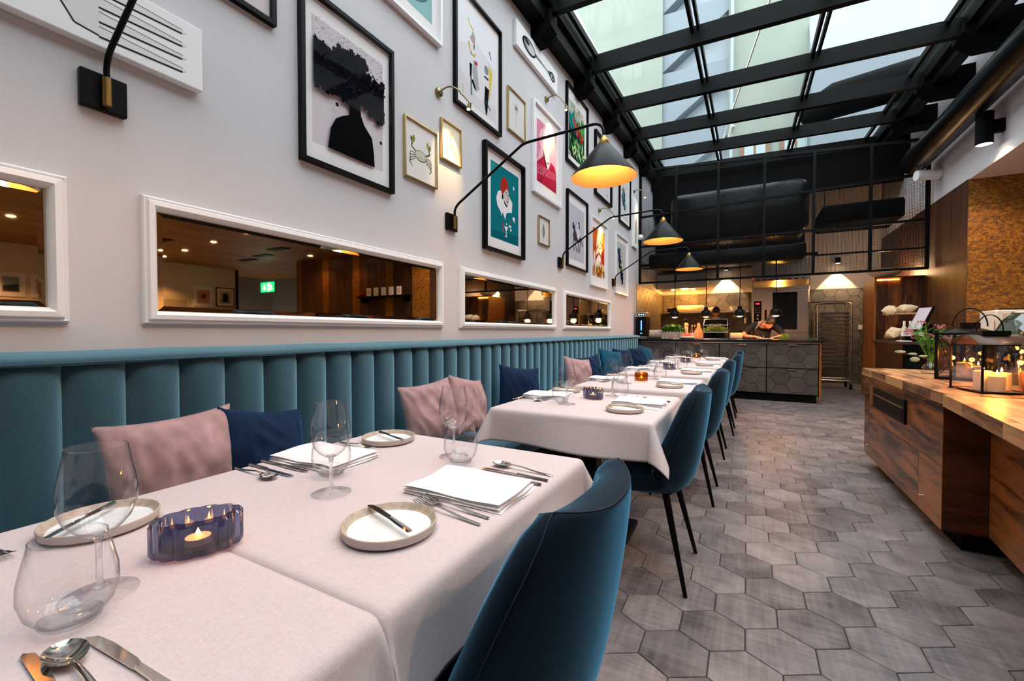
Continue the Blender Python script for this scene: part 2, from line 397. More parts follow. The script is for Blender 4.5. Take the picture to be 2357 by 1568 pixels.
for i in range(len(xs)-1):
    MB().box(xs[i]+.004, xs[i+1]-.004, 7.825, 7.85, 0, 3.158).build('cork_panel' if kinds[i] == 'c' else 'plank', CORK if kinds[i] == 'c' else DPLANK, bw)
struct('wall_bar_end', MB().box(9.2, 9.3, 7.83, 10.2, 0, 3.16), DPLANK)
BWALL = mat('bar_wall_paint', '#dccfba', .8)
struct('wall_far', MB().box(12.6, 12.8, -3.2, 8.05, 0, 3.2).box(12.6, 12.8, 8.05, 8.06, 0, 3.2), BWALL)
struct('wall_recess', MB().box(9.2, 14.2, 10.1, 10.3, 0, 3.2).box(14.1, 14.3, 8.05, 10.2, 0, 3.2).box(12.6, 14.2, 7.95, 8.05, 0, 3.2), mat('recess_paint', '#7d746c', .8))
struct('wall_front', MB().box(-.2, 12.8, -3.4, -3.2, 0, 5.3), WALL)
BCEIL = wood('bar_ceiling_board', '#6a4520', '#96662e', .8, 'Y', .55, rnd=0)
struct('ceiling_bar', MB().box(5.35, 14.3, -3.2, 10.3, 3.16, 3.3), BCEIL)
struct('trim_1', MB().box(4.492, 5.35, -3.2, 7.83, 3.148, 3.16), mat('soffit_paint', '#dcc9c0', .7))
# opaque roof parts around the glass
struct('ceiling', MB().box(-.2, 4.7, -3.4, -1.0, 4.35, 4.5).box(-.2, 4.7, 10.45, 12.2, 4.62, 4.8).box(4.49, 14.3, -3.4, 12.3, 5.1, 5.25), BLACKM)

# ================================================================== GLASS ROOF
sky = struct('window_1', None, None); sky['label'] = 'black steel glass roof with three bays of panes over the room'
BY = [-.95, .3, 1.55, 2.8, 4.05, 5.30, 6.55, 7.80, 9.05, 10.30]
BX = [.30, 1.42, 2.68, 3.86]
for y in BY:
    m = MB(); z0, z1 = ROOFZ(.1, y), ROOFZ(4.2, y)
    m.prism([(.08, z0-.21), (4.28, z1-.21), (4.28, z1-.01), (.08, z0-.01)], y, y+.075, lambda a, b, d: (a, d, b))
    m.build('roof_beam', STEELB, sky)
def long_bar(name, x, w_, zt, zb, m=STEELB):
    z = lambda y: ROOFZ(x, y)
    b = MB(); ys = (-1.0, 10.45)
    b.prism([(ys[0], z(ys[0])+zb), (ys[1], z(ys[1])+zb), (ys[1], z(ys[1])+zt), (ys[0], z(ys[0])+zt)], x-w_/2, x+w_/2, lambda a, b_, d: (d, a, b_))
    b.build(name, m, sky)
for x in BX[1:3]:
    long_bar('glazing_bar', x-.028, .035, .02, -.07); long_bar('glazing_bar', x+.035, .028, .02, -.06)
for x, dx in ((BX[0], -.03), (BX[3], .03)): long_bar('glazing_bar', x+dx, .04, .02, -.05)
long_bar('side_rail', .08, .16, .1, -.30); long_bar('side_rail', .19, .05, .02, -.14)
long_bar('side_rail', 4.02, .05, .02, -.16); long_bar('side_rail', 4.14, .14, .1, -.26)
m = MB(); m.prism([(-1.0, 4.50), (10.45, 5.05), (10.45, 5.25), (-1.0, 4.75)], 4.2, 4.5, lambda a, b, d: (d, a, b)); m.build('side_fascia', BLACKM, sky)
for i in range(len(BY)-1):
    for j in range(3):
        x0, x1 = BX[j]+.012, BX[j+1]-.012; y0, y1 = BY[i]+.02, BY[i+1]+.055
        b = MB()
        for dz in (0, .012): b.add([(x0,y0,ROOFZ(x0,y0)+dz),(x1,y0,ROOFZ(x1,y0)+dz),(x1,y1,ROOFZ(x1,y1)+dz),(x0,y1,ROOFZ(x0,y1)+dz)], [(0,1,2,3)])
        b.f = b.f[:1]; b.m = b.m[:1]; b.v = b.v[:4]
        b.build('pane', PANE, sky)
    x0, x1 = .225, .262; y0, y1 = BY[i]+.02, BY[i+1]+.055
    MB().add([(x0,y0,ROOFZ(x0,y0)),(x1,y0,ROOFZ(x1,y0)),(x1,y1,ROOFZ(x1,y1)),(x0,y1,ROOFZ(x0,y1))], [(0,1,2,3)]).build('edge_pane', PANE, sky)
    x0, x1 = 3.925, 3.985
    MB().add([(x0,y0,ROOFZ(x0,y0)),(x1,y0,ROOFZ(x1,y0)),(x1,y1,ROOFZ(x1,y1)),(x0,y1,ROOFZ(x0,y1))], [(0,1,2,3)]).build('edge_pane', PANE, sky)
for y in BY:
    z = ROOFZ(.1, y)
    b = MB(); b.prism([(.0, z-.2), (.22, z-.2), (.22, z-.36), (.10, z-.47), (.0, z-.47)], y-.05, y+.125, lambda a, c, d: (a, d, c)); b.build('wall_bracket', BLACKM, sky)
    z = ROOFZ(4.4, y)
    b = MB(); b.prism([(3.98, z-.08), (4.49, z-.08), (4.49, z-.36), (4.14, z-.36), (3.98, z-.22)], y-.12, y+.2, lambda a, c, d: (a, d, c)); b.build('wall_bracket', BLACKM, sky)

# ================================================================== OUTSIDE: the courtyard building seen through the glass
BEI = mat('courtyard_render', '#7f867b', .9, noise=.06, nscale=1.5)
ZIN = mat('courtyard_metal', '#8b959a', .45, noise=.05, nscale=1)
ZIN2 = mat('courtyard_metal_dark', '#6c757b', .5, noise=.05, nscale=1)
BRN = mat('window_wood', '#7a5a44', .7)
bd = thing('courtyard_building', 'pale rendered courtyard building seen through the glass roof', 'building', (0, 14, 0))
MB().box(-7, -.40, 0, .4, 4.9, 14).build('wall', BEI, bd)
b = MB().box(-.4, 1.42, .5, .9, 4.9, 14).build('metal_wall', ZIN, bd)
b = MB()
for zz in (5.6, 7.4, 9.2, 11.0): b.prism([(-.4, zz), (1.42, zz+1.3), (1.42, zz+1.7), (-.4, zz+1.75)], .10, .5, lambda a, c, d: (a, d, c))
b.build('metal_fold', ZIN2, bd)  # folds in a darker tone, their diagonal shadows put into the colour
b = MB()
for zz in (6.3, 7.8, 9.5): b.prism([(-.4, zz), (.5, zz+.5), (-.4, zz+1.0)], .2, .5, lambda a, c, d: (a, d, c))
b.build('metal_fold', ZIN, bd)
MB().box(1.42, 3.35, .05, .4, 4.9, 14).build('wall', BEI, bd)
MB().box(3.35, 9, -.6, .4, 4.9, 8.0).build('dormer', ZIN2, bd)
b = MB(); b.prism([(-.6, 8.0), (.4, 8.0), (.4, 10.2)], 3.35, 9, lambda a, c, d: (d, a, c)); b.build('dormer_roof', ZIN, bd)
MB().box(3.35, 9, .3, .5, 8, 14).build('wall', BEI, bd)
for x in (1.75, 2.72):
    f = MB().box(x, x+.72, -.02, .1, 5.0, 6.7).build('window', BRN, bd)
    MB().box(x+.1, x+.33, -.03, .09, 5.1, 6.6).box(x+.39, x+.62, -.03, .09, 5.1, 6.6).build('pane', mat('dark_pane', '#8fa0a0', .1), f)
b = MB(); z = 5.2
while z < 12: b.tube([(1.52, -.08, z), (1.52, -.08, z+.9)], .05, 8); z += .9
b.build('downpipe', ZIN, bd)
tag(MB().tube([(1.0, 13.2, 5.4), (3.2, 7.6, 9.2)], .02, 6).tube([(1.5, 12.2, 5.95), (1.62, 11.9, 6.2)], .05, 6).build('stay_cable', STEEL), 'thin steel stay cable slanting above the glass roof', 'cable')
tag(MB().box(-6, -.25, -4, 14, 4.9, 5.0).build('flat_roof', ZIN2), 'grey neighbouring flat roof beyond the left wall', 'roof', kind='structure')
b = MB(); b.tube([(2.9, 9.9, 5.25), (3.3, 9.6, 5.3), (5.4, 9.2, 5.35)], [.22,.3,.3], 14)
tag(b.build('roof_duct', BLACKM, smooth=True), 'black air duct lying on top of the glass roof', 'duct')
# ================================================================== MIRRORS ON THE LEFT WALL
def mirror(y0, y1, z0, z1, label):
    t = thing('wall_mirror', label, 'mirror', (0, (y0+y1)/2, z0), group='framed mirrors above the banquette')
    hy = (y1-y0)/2; H = z1-z0; fw = .048
    prof = [(0, 0), (0, .018), (.006, .024), (.012, .020), (.018, .034), (.034, .036), (.042, .026), (fw, .012), (fw, 0)]   # inset, depth
    for side in range(4):
        b = MB(); vs = []
        for ins, dp in prof:
            c = [(-hy+ins, ins), (hy-ins, ins), (hy-ins, H-ins), (-hy+ins, H-ins)]
            a, e = c[side], c[(side+1) % 4]; vs += [(dp, a[0], a[1]), (dp, e[0], e[1])]
        b.add(vs, [(2*i, 2*i+1, 2*i+3, 2*i+2) for i in range(len(prof)-1)]); b.build('frame_rail', WHITE, t, smooth=50)
    i0 = fw-.004; bv = .024
    o = [(-hy+i0, i0), (hy-i0, i0), (hy-i0, H-i0), (-hy+i0, H-i0)]; n_ = [(-hy+i0+bv, i0+bv), (hy-i0-bv, i0+bv), (hy-i0-bv, H-i0-bv), (-hy+i0+bv, H-i0-bv)]
    MB().add([(.008, *p) for p in n_], [(0,1,2,3)]).build('mirror_glass', MIRROR, t)
    MB().add([(.005, *p) for p in o]+[(.008, *p) for p in n_], [(k, (k+1) % 4, (k+1) % 4+4, k+4) for k in range(4)]).build('bevelled_edge', MIRROR, t)
mirror(-1.24, .545, 1.19, 1.665, 'white-framed mirror cut off by the picture\'s left edge')
mirror(.74, 2.527, 1.19, 1.665, 'long white-framed mirror reflecting the green exit sign')
mirror(2.74, 4.637, 1.19, 1.665, 'third white-framed mirror, reflecting the wooden cabinet')
mirror(4.88, 6.91, 1.19, 1.665, 'smallest-looking white-framed mirror nearest the kitchen')

# ================================================================== PICTURES
class Art:
    def __init__(s): s.p = []; s.rnd = random.Random(3)
    def poly(s, pts, c): s.p.append((list(pts), lin(c))); return s
    def ell(s, cx, cy, rx, ry, c, rot=0, n=18): return s.poly([(cx+rx*cos(2*pi*k/n)*cos(rot)-ry*sin(2*pi*k/n)*sin(rot), cy+rx*cos(2*pi*k/n)*sin(rot)+ry*sin(2*pi*k/n)*cos(rot)) for k in range(n)], c)
    def star(s, cx, cy, r, c, asp=1, n=9):
        a0 = s.rnd.random()*6; return s.poly([(cx+r*(1 if k % 2 else .68)*cos(a0+pi*k/n)*asp, cy+r*(1 if k % 2 else .68)*sin(a0+pi*k/n)) for k in range(2*n)], c)
    def line(s, pts, w_, c, asp=1):
        for (ax, ay), (bx, by) in zip(pts, pts[1:]):
            dx, dy = (bx-ax)/asp, by-ay; l = hypot(dx, dy) or 1; nx, ny = -dy/l*w_/2*asp, dx/l*w_/2
            s.poly([(ax+nx, ay+ny), (bx+nx, by+ny), (bx-nx, by-ny), (ax-nx, ay-ny)], c)
        return s
    def leaf(s, x, y_, l, wd, ang, c, asp=1):
        ca, sa = cos(ang), sin(ang); pts = []
        for t, h in ((0,0),(.2,.6),(.5,1),(.8,.6),(1,0),(.8,-.6),(.5,-1),(.2,-.6)):
            a, b = l*t, wd*h; pts.append((x+(a*ca-b*sa)*asp, y_+a*sa+b*ca))
        return s.poly(pts, c)
    def build(s, parent, x, y0, y1, z0, z1, name='print'):
        vs = []; fs = []; cols = []; W, H = y1-y0, z1-z0; d = 0
        for pts, c in s.p:
            pts = clip(pts, 0, 1, 0, 1)
            if len(pts) < 3: continue
            d += 1; o = len(vs); vs += [(x+d*.00003, y0+u*W, z0+v*H) for u, v in pts]
            for t in tessellate_polygon([[Vector((u, v, 0)) for u, v in pts]]): fs.append(tuple(o+i for i in t)); cols.append(c)
        me = bpy.data.meshes.new(name); me.from_pydata(vs, [], fs); at = me.color_attributes.new('Col', 'FLOAT_COLOR', 'CORNER')
        k = 0
        for f, c in zip(me.polygons, cols):
            for _ in range(f.loop_total): at.data[k].color = (*c, 1); k += 1
        me.materials.append(paint()); bm = bmesh.new(); bm.from_mesh(me)
        for f in bm.faces:
            if f.normal.x < 0: f.normal_flip()
        bm.to_mesh(me); bm.free(); return link(name, me, parent)
MATB = mat('mat_board', '#e9e4e4', .85)
def picture(name, label, y0, y1, z0, z1, fmat, fw, depth, art, prect=None, cat='picture', matc=MATB):
    """prect: print rectangle as (y0,y1,z0,z1) in world, or None to fill the frame"""
    t = thing(name, label, cat, (0, (y0+y1)/2, z0), group='pictures on the left wall'); cy = (y0+y1)/2; hy = (y1-y0)/2; H = z1-z0
    out = [(-hy, 0), (hy, 0), (hy, H), (-hy, H)]; inn = [(-hy+fw, fw), (hy-fw, fw), (hy-fw, H-fw), (-hy+fw, H-fw)]
    for s in range(4):
        a, b_, c, d = out[s], out[(s+1) % 4], inn[(s+1) % 4], inn[s]
        MB().add([(.002, *a), (.002, *b_), (depth, *b_), (depth, *a), (depth, *c), (depth, *d), (.006, *c), (.006, *d)],
                 [(0,1,2,3), (3,2,4,5), (5,4,6,7)]).build('frame_rail', fmat, t)
    MB().box(.003, .008, -hy+fw*.7, hy-fw*.7, fw*.7, H-fw*.7).build('mat_board', matc, t)
    if prect is None: prect = (y0+fw, y1-fw, z0+fw, z1-fw)
    art.build(t, .0083, prect[0]-cy, prect[1]-cy, prect[2]-z0, prect[3]-z0)
    g = depth-.006
    MB().add([(g, -hy+fw*.9, fw*.9), (g, hy-fw*.9, fw*.9), (g, hy-fw*.9, H-fw*.9), (g, -hy+fw*.9, H-fw*.9)], [(0,1,2,3)]).build('glass_pane', FGLASS, t)
    return t
def canvas(label, y0, y1, z0, z1, art, depth=.04):
    t = thing('wall_canvas', label, 'canvas', (0, (y0+y1)/2, z0), group='pictures on the left wall'); hy = (y1-y0)/2
    MB().box(.002, depth, -hy, hy, 0, z1-z0).build('stretched_canvas', CANVAS, t, bevel=.004)
    art.build(t, depth+.0006, -hy, hy, 0, z1-z0)
BF = mat('black_frame', '#050505', .4, spec=.12)
RN = random.Random(11)
full = [(0,0),(1,0),(1,1),(0,1)]
# silhouette with a tree for hair
A = Art(); A.poly(full, '#cfc6ca')
for i in range(420):
    x, v = RN.random(), .72+.28*RN.random(); A.ell(x, v, .003+RN.random()*.004, .002+RN.random()*.003, RN.choice(['#5d5560','#8a8088','#3c3640']), n=5)
A.poly([(.173,0),(.21,.17),(.276,.263),(.36,.31),(.464,.353),(.47,.50),(.62,.50),(.633,.40),(.68,.33),(.80,.25),(.83,.12),(.84,0)], '#0b0a0d')
upx = [(0,.785),(.1,.78),(.2,.78),(.3,.80),(.36,.85),(.45,.86),(.55,.87),(.65,.87),(.7,.84),(.72,.76),(.8,.76),(.9,.74),(1,.77)]
lox = [(1,.47),(.9,.44),(.8,.47),(.7,.49),(.62,.52),(.48,.50),(.42,.46),(.33,.485),(.25,.47),(.15,.46),(.05,.47),(0,.46)]
A.poly(upx+lox, '#0b0a10')
for (x, v) in upx+lox:
    for q in range(9): A.star(x+(RN.random()-.5)*.11, v+(RN.random()-.5)*.045, .018+RN.random()*.022, '#0b0a10', 1.3, 6)
for i in range(170):
    x = RN.random(); v = .5+RN.random()*.32; A.star(x, v, .006+RN.random()*.012, RN.choice(['#141a28','#0a0a10','#1a2030','#0c0c12']), 1.3, 5)
for x, v in ((.275,.372),(.92,.24)): A.star(x, v, .02, '#101016', 1.3, 7)
picture('framed_print', 'black-framed print of a dark silhouette with tree-like hair', 1.385, 2.02, 2.02, 2.895, BF, .022, .035, A, (1.46, 1.945, 2.135, 2.785))
# cut-off picture at the top
A = Art(); A.poly(full, '#ded6d4'); A.poly([(.3,0),(1,0),(1,.4)], '#d2c6c4')
picture('framed_print', 'black-framed picture cut by the top edge above the fork canvas', .64, 1.262, 2.585, 3.45, BF, .022, .03, A)
# fork canvas
A = Art(); K = '#2a2a2c'
A.poly([(.60,.60),(.62,.80),(.70,.86),(.70,.14),(.62,.20),(.60,.40)], '#dddbd9'); A.line([(.60,.62),(.63,.82),(.70,.86)], .02, K, .25); A.line([(.60,.38),(.63,.18),(.70,.14)], .02, K, .25)
for i, v in enumerate((.80,.60,.40,.20)):
    A.poly([(.69,v-.07),(.69,v+.07),(.93,v+.03),(.945,v),(.93,v-.03)], '#dedcdb'); A.line([(.69,v-.07),(.93,v-.03)], .025, K, .25); A.line([(.69,v+.07),(.93,v+.03)], .012, '#6c6a6a', .25)
A.poly([(.45,.45),(.5,.40),(.60,.38),(.60,.62),(.5,.60),(.45,.55)], '#9a9896')
for i in range(90):
    x = .1+RN.random()*.5; wv = .07+.05*sin(x*30); A.ell(x, .5+(RN.random()-.5)*2*wv, .006, .018, RN.choice(['#222','#444','#777','#aaa']).replace('#222','#222222').replace('#444','#444444').replace('#777','#777777').replace('#aaa','#aaaaaa'), n=6)
A.line([(.1,.42),(.3,.44),(.45,.42)], .02, K, .25); A.line([(.1,.58),(.3,.56),(.45,.58)], .02, K, .25)
canvas('long white canvas with an engraved fork, behind the nearest lamp arm', -.08, .94, 2.125, 2.37, A)
# white framed teal print at top
A = Art(); A.poly(full, '#8fb8b6'); A.ell(.55, .30, .42, .24, '#50777c', n=40); A.poly([(0,0),(0,.2),(.6,0)], '#a9c8c5')
picture('framed_print', 'white-framed teal print cut by the top edge', 1.75, 2.50, 3.2, 4.15, WHITE, .02, .04, A, (1.84, 2.42, 3.315, 4.05))
# crab
A = Art(); A.poly(full, '#e6dfdc'); G = '#4f5a3c'
A.ell(.5,.45,.2,.10,'#c3c3ae'); A.ell(.5,.45,.2,.10,G,n=20); A.ell(.5,.455,.185,.085,'#d3d0bf')
for sgn in (-1, 1):
    A.line([(.5+sgn*.17,.50),(.5+sgn*.3,.56),(.5+sgn*.26,.65)], .03, G, 1.2); A.leaf(.5+sgn*.26,.62,.16,.045,pi/2+sgn*.25, '#7a8a3a' if sgn < 0 else '#93a04a', 1.2); A.leaf(.5+sgn*.3,.62,.12,.02,pi/2-sgn*.1,'#1c1c18',1.2)
    for q in range(4): A.line([(.5+sgn*.18,.46-q*.03),(.5+sgn*(.32+.02*q),.46-q*.06),(.5+sgn*(.36-.03*q),.38-q*.06)], .014, G, 1.2)
for i in range(40): A.ell(.5+(RN.random()-.5)*.33,.45+(RN.random()-.5)*.13,.008,.006,RN.choice(['#3c4030','#8c8f74']),n=5)
picture('framed_print', 'gold-framed drawing of a green crab', 2.13, 2.46, 2.175, 2.57, GOLD, .009, .022, A)
# squid
A = Art(); A.poly(full, '#efe6cc'); G = '#8a7a48'
A.leaf(.5,.5,.3,.05,pi/2-.1,'#c9bb88',1.2); A.line([(.46,.5),(.5,.8),(.56,.5)], .014, G, 1.2)
for q in range(7): A.line([(.5,.5),(.40+.05*q,.40),(.3+.08*q,.26+.03*(q % 3)),(.36+.09*q,.2)], .012, G, 1.2)
picture('framed_print', 'small gold-framed squid drawing lit by a brass picture light', 2.51, 2.755, 2.42, 2.715, GOLD, .009, .022, A)
# abstract figures
A = Art(); A.poly(full, '#dcdade'); A.poly([(0,.55),(.45,.72),(1,.62),(1,1),(0,1)], '#e6e6ea'); A.poly([(0,0),(0,.3),(.5,.12),(1,.2),(1,0)], '#d4d0d2')
A.line([(.22,.90),(.28,.85),(.36,.82),(.38,.76)], .02, '#c9b84a', 1.3); A.ell(.36,.74,.05,.06,'#9aa7ac'); A.ell(.34,.715,.06,.03,'#c86a5e'); A.ell(.34,.715,.045,.02,'#a9b4b8'); A.poly([(.38,.70),(.40,.66),(.38,.60),(.36,.66)], '#5d666a')
A.line([(.24,.66),(.27,.58),(.36,.54),(.42,.58)], .022, '#c9a53a', 1.3); A.star(.3,.55,.02,'#4d9ec8')
A.poly([(.36,.50),(.44,.52),(.52,.22),(.40,.20),(.33,.36)], '#a9a7aa'); A.poly([(.26,.44),(.33,.44),(.31,.30),(.27,.28)], '#131313'); A.poly([(.28,.28),(.36,.28),(.46,.18),(.38,.20)], '#131313'); A.line([(.30,.3),(.31,.10)], .03, '#5e7178', 1.3)
A.poly([(.40,.475),(.47,.475),(.47,.51),(.40,.51)], '#a8202a'); A.poly([(.78,.62),(.90,.56),(.84,.30),(.80,.20),(.80,.45)], '#d6bf4a'); A.ell(.72,.53,.06,.05,'#7f888c'); A.line([(.66,.44),(.78,.44)], .02, '#131313', 1.3)
A.poly([(.68,.34),(.80,.33),(.74,.02),(.70,.02),(.66,.15)], '#121314'); A.line([(.70,.18),(.84,.10)], .02, '#3d5866', 1.3); A.line([(.80,.78),(.86,.70)], .016, '#222222', 1.3); A.line([(.09,.05),(.09,.14)], .008, '#888888', 1.3)
picture('framed_print', 'large black-framed print of abstract cut-out figures', 2.67, 3.36, 2.90, 3.82, BF, .02, .035, A, (2.74, 3.29, 2.99, 3.72))
# spoon canvas
A = Art(); A.ell(.27,.5,.15,.30,'#1d1d1f',n=26); A.ell(.28,.52,.125,.24,'#8b8b8c',n=26); A.ell(.31,.50,.09,.17,'#c9c9c9',n=20); A.ell(.22,.62,.05,.1,'#333333',rot=.3)
A.poly([(.40,.60),(.44,.56),(.72,.53),(.78,.62),(.80,.5),(.78,.38),(.72,.47),(.44,.44),(.40,.40)], '#4b4b4c'); A.line([(.44,.5),(.76,.5)], .05, '#8e8e8e', .25)
A.ell(.85,.5,.075,.20,'#39393a'); A.ell(.85,.5,.05,.12,'#a8a8a8'); A.ell(.86,.5,.025,.06,'#2c2c2c')
canvas('white canvas with an engraved spoon, under the roof rail', 3.62, 4.615, 3.87, 4.115, A)
# flower
A = Art(); A.poly(full, '#d8d5d2'); A.line([(.5,.18),(.5,.62)], .012, '#9a9a96', 1.2)
for q in range(14): A.leaf(.5,.66,.13,.028,q*pi/7,'#bcbab6',1.1)
A.ell(.5,.66,.05,.035,'#3b3a38')
picture('framed_print', 'gold-framed drawing of a single pale flower on a stem', 3.50, 3.85, 3.04, 3.435, GOLD, .009, .022, A)
# pink woman
A = Art(); A.poly(full, '#e4aebe'); A.poly([(0,.3),(0,1),(.35,1),(.2,.6)], '#d9879f'); A.ell(.42,.72,.30,.22,'#f0c3cb',n=24); A.ell(.48,.64,.18,.16,'#f8e4df',n=24); A.poly([(.36,.55),(.60,.55),(.62,.36),(.52,.30),(.40,.40)], '#fbeeea')
A.poly([(.30,.60),(.40,.46),(.52,.33),(.46,.30),(.34,.42)], '#4c1d24'); A.poly([(0,.30),(.12,.36),(.32,.48),(.46,.33),(.56,.30),(.70,.47),(.90,.44),(1,.32),(1,0),(0,0)], '#b3203f'); A.poly([(0,.12),(1,.22),(1,.34),(.05,.28)], '#c9506a')
for i in range(46): A.ell(RN.random(), RN.random()*.42, .012+RN.random()*.015, .006+RN.random()*.012, RN.choice(['#5c0e20','#7a1528','#3b0a15']), rot=RN.random()*3, n=7)
A.ell(.50,.40,.022,.012,'#7b2a30')
picture('framed_print', 'white-framed pink and crimson print of a woman', 4.02, 4.775, 2.615, 3.57, WHITE, .028, .035, A, (4.135, 4.66, 2.76, 3.42))
# jungle
A = Art(); A.poly(full, '#13201a'); A.poly([(0,.78),(1,.68),(1,1),(0,1)], '#b9c2b4')
for i in range(26): A.ell(RN.random(), .78+RN.random()*.2, .09, .04, RN.choice(['#d9b7a8','#7fa79a','#95b59a','#e3d2c4','#b4a08f']), rot=RN.random()*3)
for i in range(14): A.leaf(.05+RN.random()*.4, .45+RN.random()*.15, .30, .035, .5+RN.random()*1.8, RN.choice(['#1f8a83','#2a9d92','#176b6b']), 1.4)
for i in range(16): A.leaf(.45+RN.random()*.4, .38+RN.random()*.2, .26, .045, .7+RN.random()*1.6, RN.choice(['#a3241f','#c23b2c','#7c1717']), 1.4)
for i in range(14): A.leaf(.7+RN.random()*.3, .48+RN.random()*.2, .25, .04, .5+RN.random()*2, RN.choice(['#2f7d3c','#49a04b']), 1.4)
for i in range(60): A.leaf(RN.random(), RN.random()*.3-.05, .2+RN.random()*.15, .022, .5+RN.random()*2.1, RN.choice(['#2c8a3e','#53b05a','#a9cf85','#0f2a1a','#1e6b38','#d8e0ae','#0c1a12']), 1.4)
picture('framed_print', 'black-framed print of green and red jungle leaves', 4.955, 5.74, 3.26, 4.215, BF, .024, .035, A, (5.06, 5.635, 3.37, 4.06))
# teal lady with glasses
A = Art(); A.poly(full, '#0f7078'); A.poly([(0,0),(0,.1),(1,.14),(1,0)], '#0c5e66'); A.poly([(0,.85),(0,1),(.35,.97)], '#2b8f93')
A.poly([(.18,.54),(.22,.45),(.34,.38),(.36,.33),(.40,.39),(.50,.30),(.53,.39),(.60,.42),(.74,.44),(.76,.58),(.62,.66),(.5,.60),(.36,.68),(.24,.64)], '#e7e2e4')
A.ell(.47,.74,.145,.135,'#a82a22',rot=.35,n=24); A.poly([(.40,.62),(.46,.68),(.56,.74),(.63,.68),(.64,.62),(.60,.50),(.52,.50),(.44,.56)], '#c9c0bf'); A.poly([(.43,.58),(.46,.52),(.54,.48),(.58,.50),(.48,.54)], '#111111')
A.line([(.50,.69),(.56,.675)], .014, '#111111', 1.4); A.line([(.59,.66),(.63,.66)], .014, '#111111', 1.4); A.ell(.58,.56,.03,.01,'#111111'); A.line([(.62,.64),(.62,.58)], .012, '#333333', 1.4); A.ell(.40,.60,.03,.035,'#0c0c0c'); A.ell(.81,.80,.025,.03,'#e8e4e4')
A.poly([(.38,.25),(.45,.25),(.43,.19),(.40,.19)], '#b0262a'); A.line([(.415,.19),(.42,.13)], .012, '#b0262a', 1.4); A.line([(.39,.125),(.45,.13)], .012, '#b0262a', 1.4)
A.poly([(.46,.21),(.60,.215),(.55,.16),(.51,.16)], '#efe9e9'); A.line([(.53,.16),(.53,.09)], .015, '#efe9e9', 1.4); A.line([(.49,.075),(.57,.08)], .015, '#efe9e9', 1.4); A.poly([(.62,.25),(.72,.25),(.70,.22),(.64,.22)], '#efe9e9'); A.ell(.68,.30,.02,.03,'#b0262a'); A.ell(.70,.19,.03,.018,'#efe9e9'); A.ell(.54,.25,.02,.014,'#efe9e9')
A.poly([(.76,.37),(.79,.32),(.82,.36),(.85,.30),(.86,.37),(.82,.40)], '#e9e6e6')
picture('framed_print', 'black-framed teal print of a woman in a red turban', 3.075, 3.80, 1.865, 2.77, BF, .024, .045, A, (3.205, 3.72, 1.99, 2.655))
# leaf
A = Art(); A.poly(full, '#d6d2cf'); A.leaf(.5,.2,.62,.16,pi/2,'#a5a3a1',1.1); A.leaf(.5,.24,.5,.10,pi/2,'#8b8988',1.1); A.line([(.5,.1),(.5,.8)], .014, '#5e5c5b', 1.1)
picture('framed_print', 'smallest gold-framed drawing, a single grey leaf', 4.17, 4.45, 2.105, 2.405, GOLD, .009, .022, A)
# horse
A = Art(); A.poly(full, '#bdb9c2'); Kc = '#2c2430'
A.poly([(.22,.44),(.30,.36),(.62,.36),(.78,.40),(.86,.36),(.82,.44),(.70,.50),(.50,.50),(.40,.56),(.36,.64),(.24,.66),(.18,.58),(.28,.55)], '#4a3b48')
for x0, x1, x2 in ((.28,.26,.32),(.36,.42,.48),(.62,.58,.56),(.74,.70,.66)): A.line([(x0,.40),(x1,.27),(x2,.17)], .03, Kc, 1.4)
A.poly([(.46,.62),(.60,.64),(.70,.48),(.60,.40),(.50,.46)], '#d8d2d4'); A.ell(.56,.70,.07,.05,'#d9cdcf'); A.poly([(.54,.74),(.66,.75),(.70,.64),(.64,.60),(.60,.70)], '#2d1e48'); A.ell(.45,.70,.05,.04,'#8fa8c8'); A.poly([(.20,.66),(.26,.70),(.32,.62),(.24,.58)], '#2c1838')
A.poly([(.82,.42),(.92,.36),(.90,.30),(.84,.36)], '#5c2834')
picture('framed_print', 'black-framed print of a rider on a dark horse', 4.98, 5.74, 1.975, 2.92, BF, .022, .035, A, (5.085, 5.635, 2.085, 2.78))
# orange
A = Art(); A.poly(full, '#f0e2d4'); A.poly([(0,.35),(0,1),(.45,1),(.30,.7),(.12,.5)], '#d9642a'); A.poly([(1,.35),(1,1),(.55,1),(.75,.7)], '#e08a2c'); A.poly([(.25,.7),(.42,1),(.75,1),(.80,.72),(.6,.5),(.38,.52)], '#f3d2a4')
A.poly([(.7,.5),(1,.7),(1,.3),(.8,.3)], '#b0341f'); A.ell(.52,.62,.05,.012,'#2a140c',rot=-.3); A.ell(.66,.64,.04,.010,'#2a140c'); A.ell(.56,.48,.05,.012,'#a63c28')
for i in range(16): A.leaf(RN.random()*.3, .2+RN.random()*.4, .22, .018, .3+RN.random()*1.5, RN.choice(['#9c3528','#b84a38','#7c2620']), 1.4)
for i in range(14): A.leaf(.7+RN.random()*.3, .2+RN.random()*.5, .2, .02, 1.2+RN.random()*1.6, RN.choice(['#8a2a20','#b0402a']), 1.4)
for i in range(40): A.leaf(RN.random(), -.08+RN.random()*.18, .24, .022, 1.0+RN.random()*1.2, RN.choice(['#c99a2a','#a8641c','#d8b040','#8c3f1a','#6f2c14']), 1.4)
picture('framed_print', 'white-framed orange print of a figure among tall leaves', 5.90, 6.705, 1.825, 2.825, WHITE, .03, .035, A, (6.015, 6.585, 1.98, 2.68))
# pale picture behind the big lamp shade
A = Art(); A.poly(full, '#cfcdd0'); A.line([(.2,.3),(.85,.2)], .006, '#999999'); A.line([(.72,.14),(.86,.13)], .012, '#333333')
picture('framed_print', 'black-framed pale picture half hidden behind the nearest lamp shade', 6.075, 6.92, 3.165, 4.09, BF, .03, .04, A)
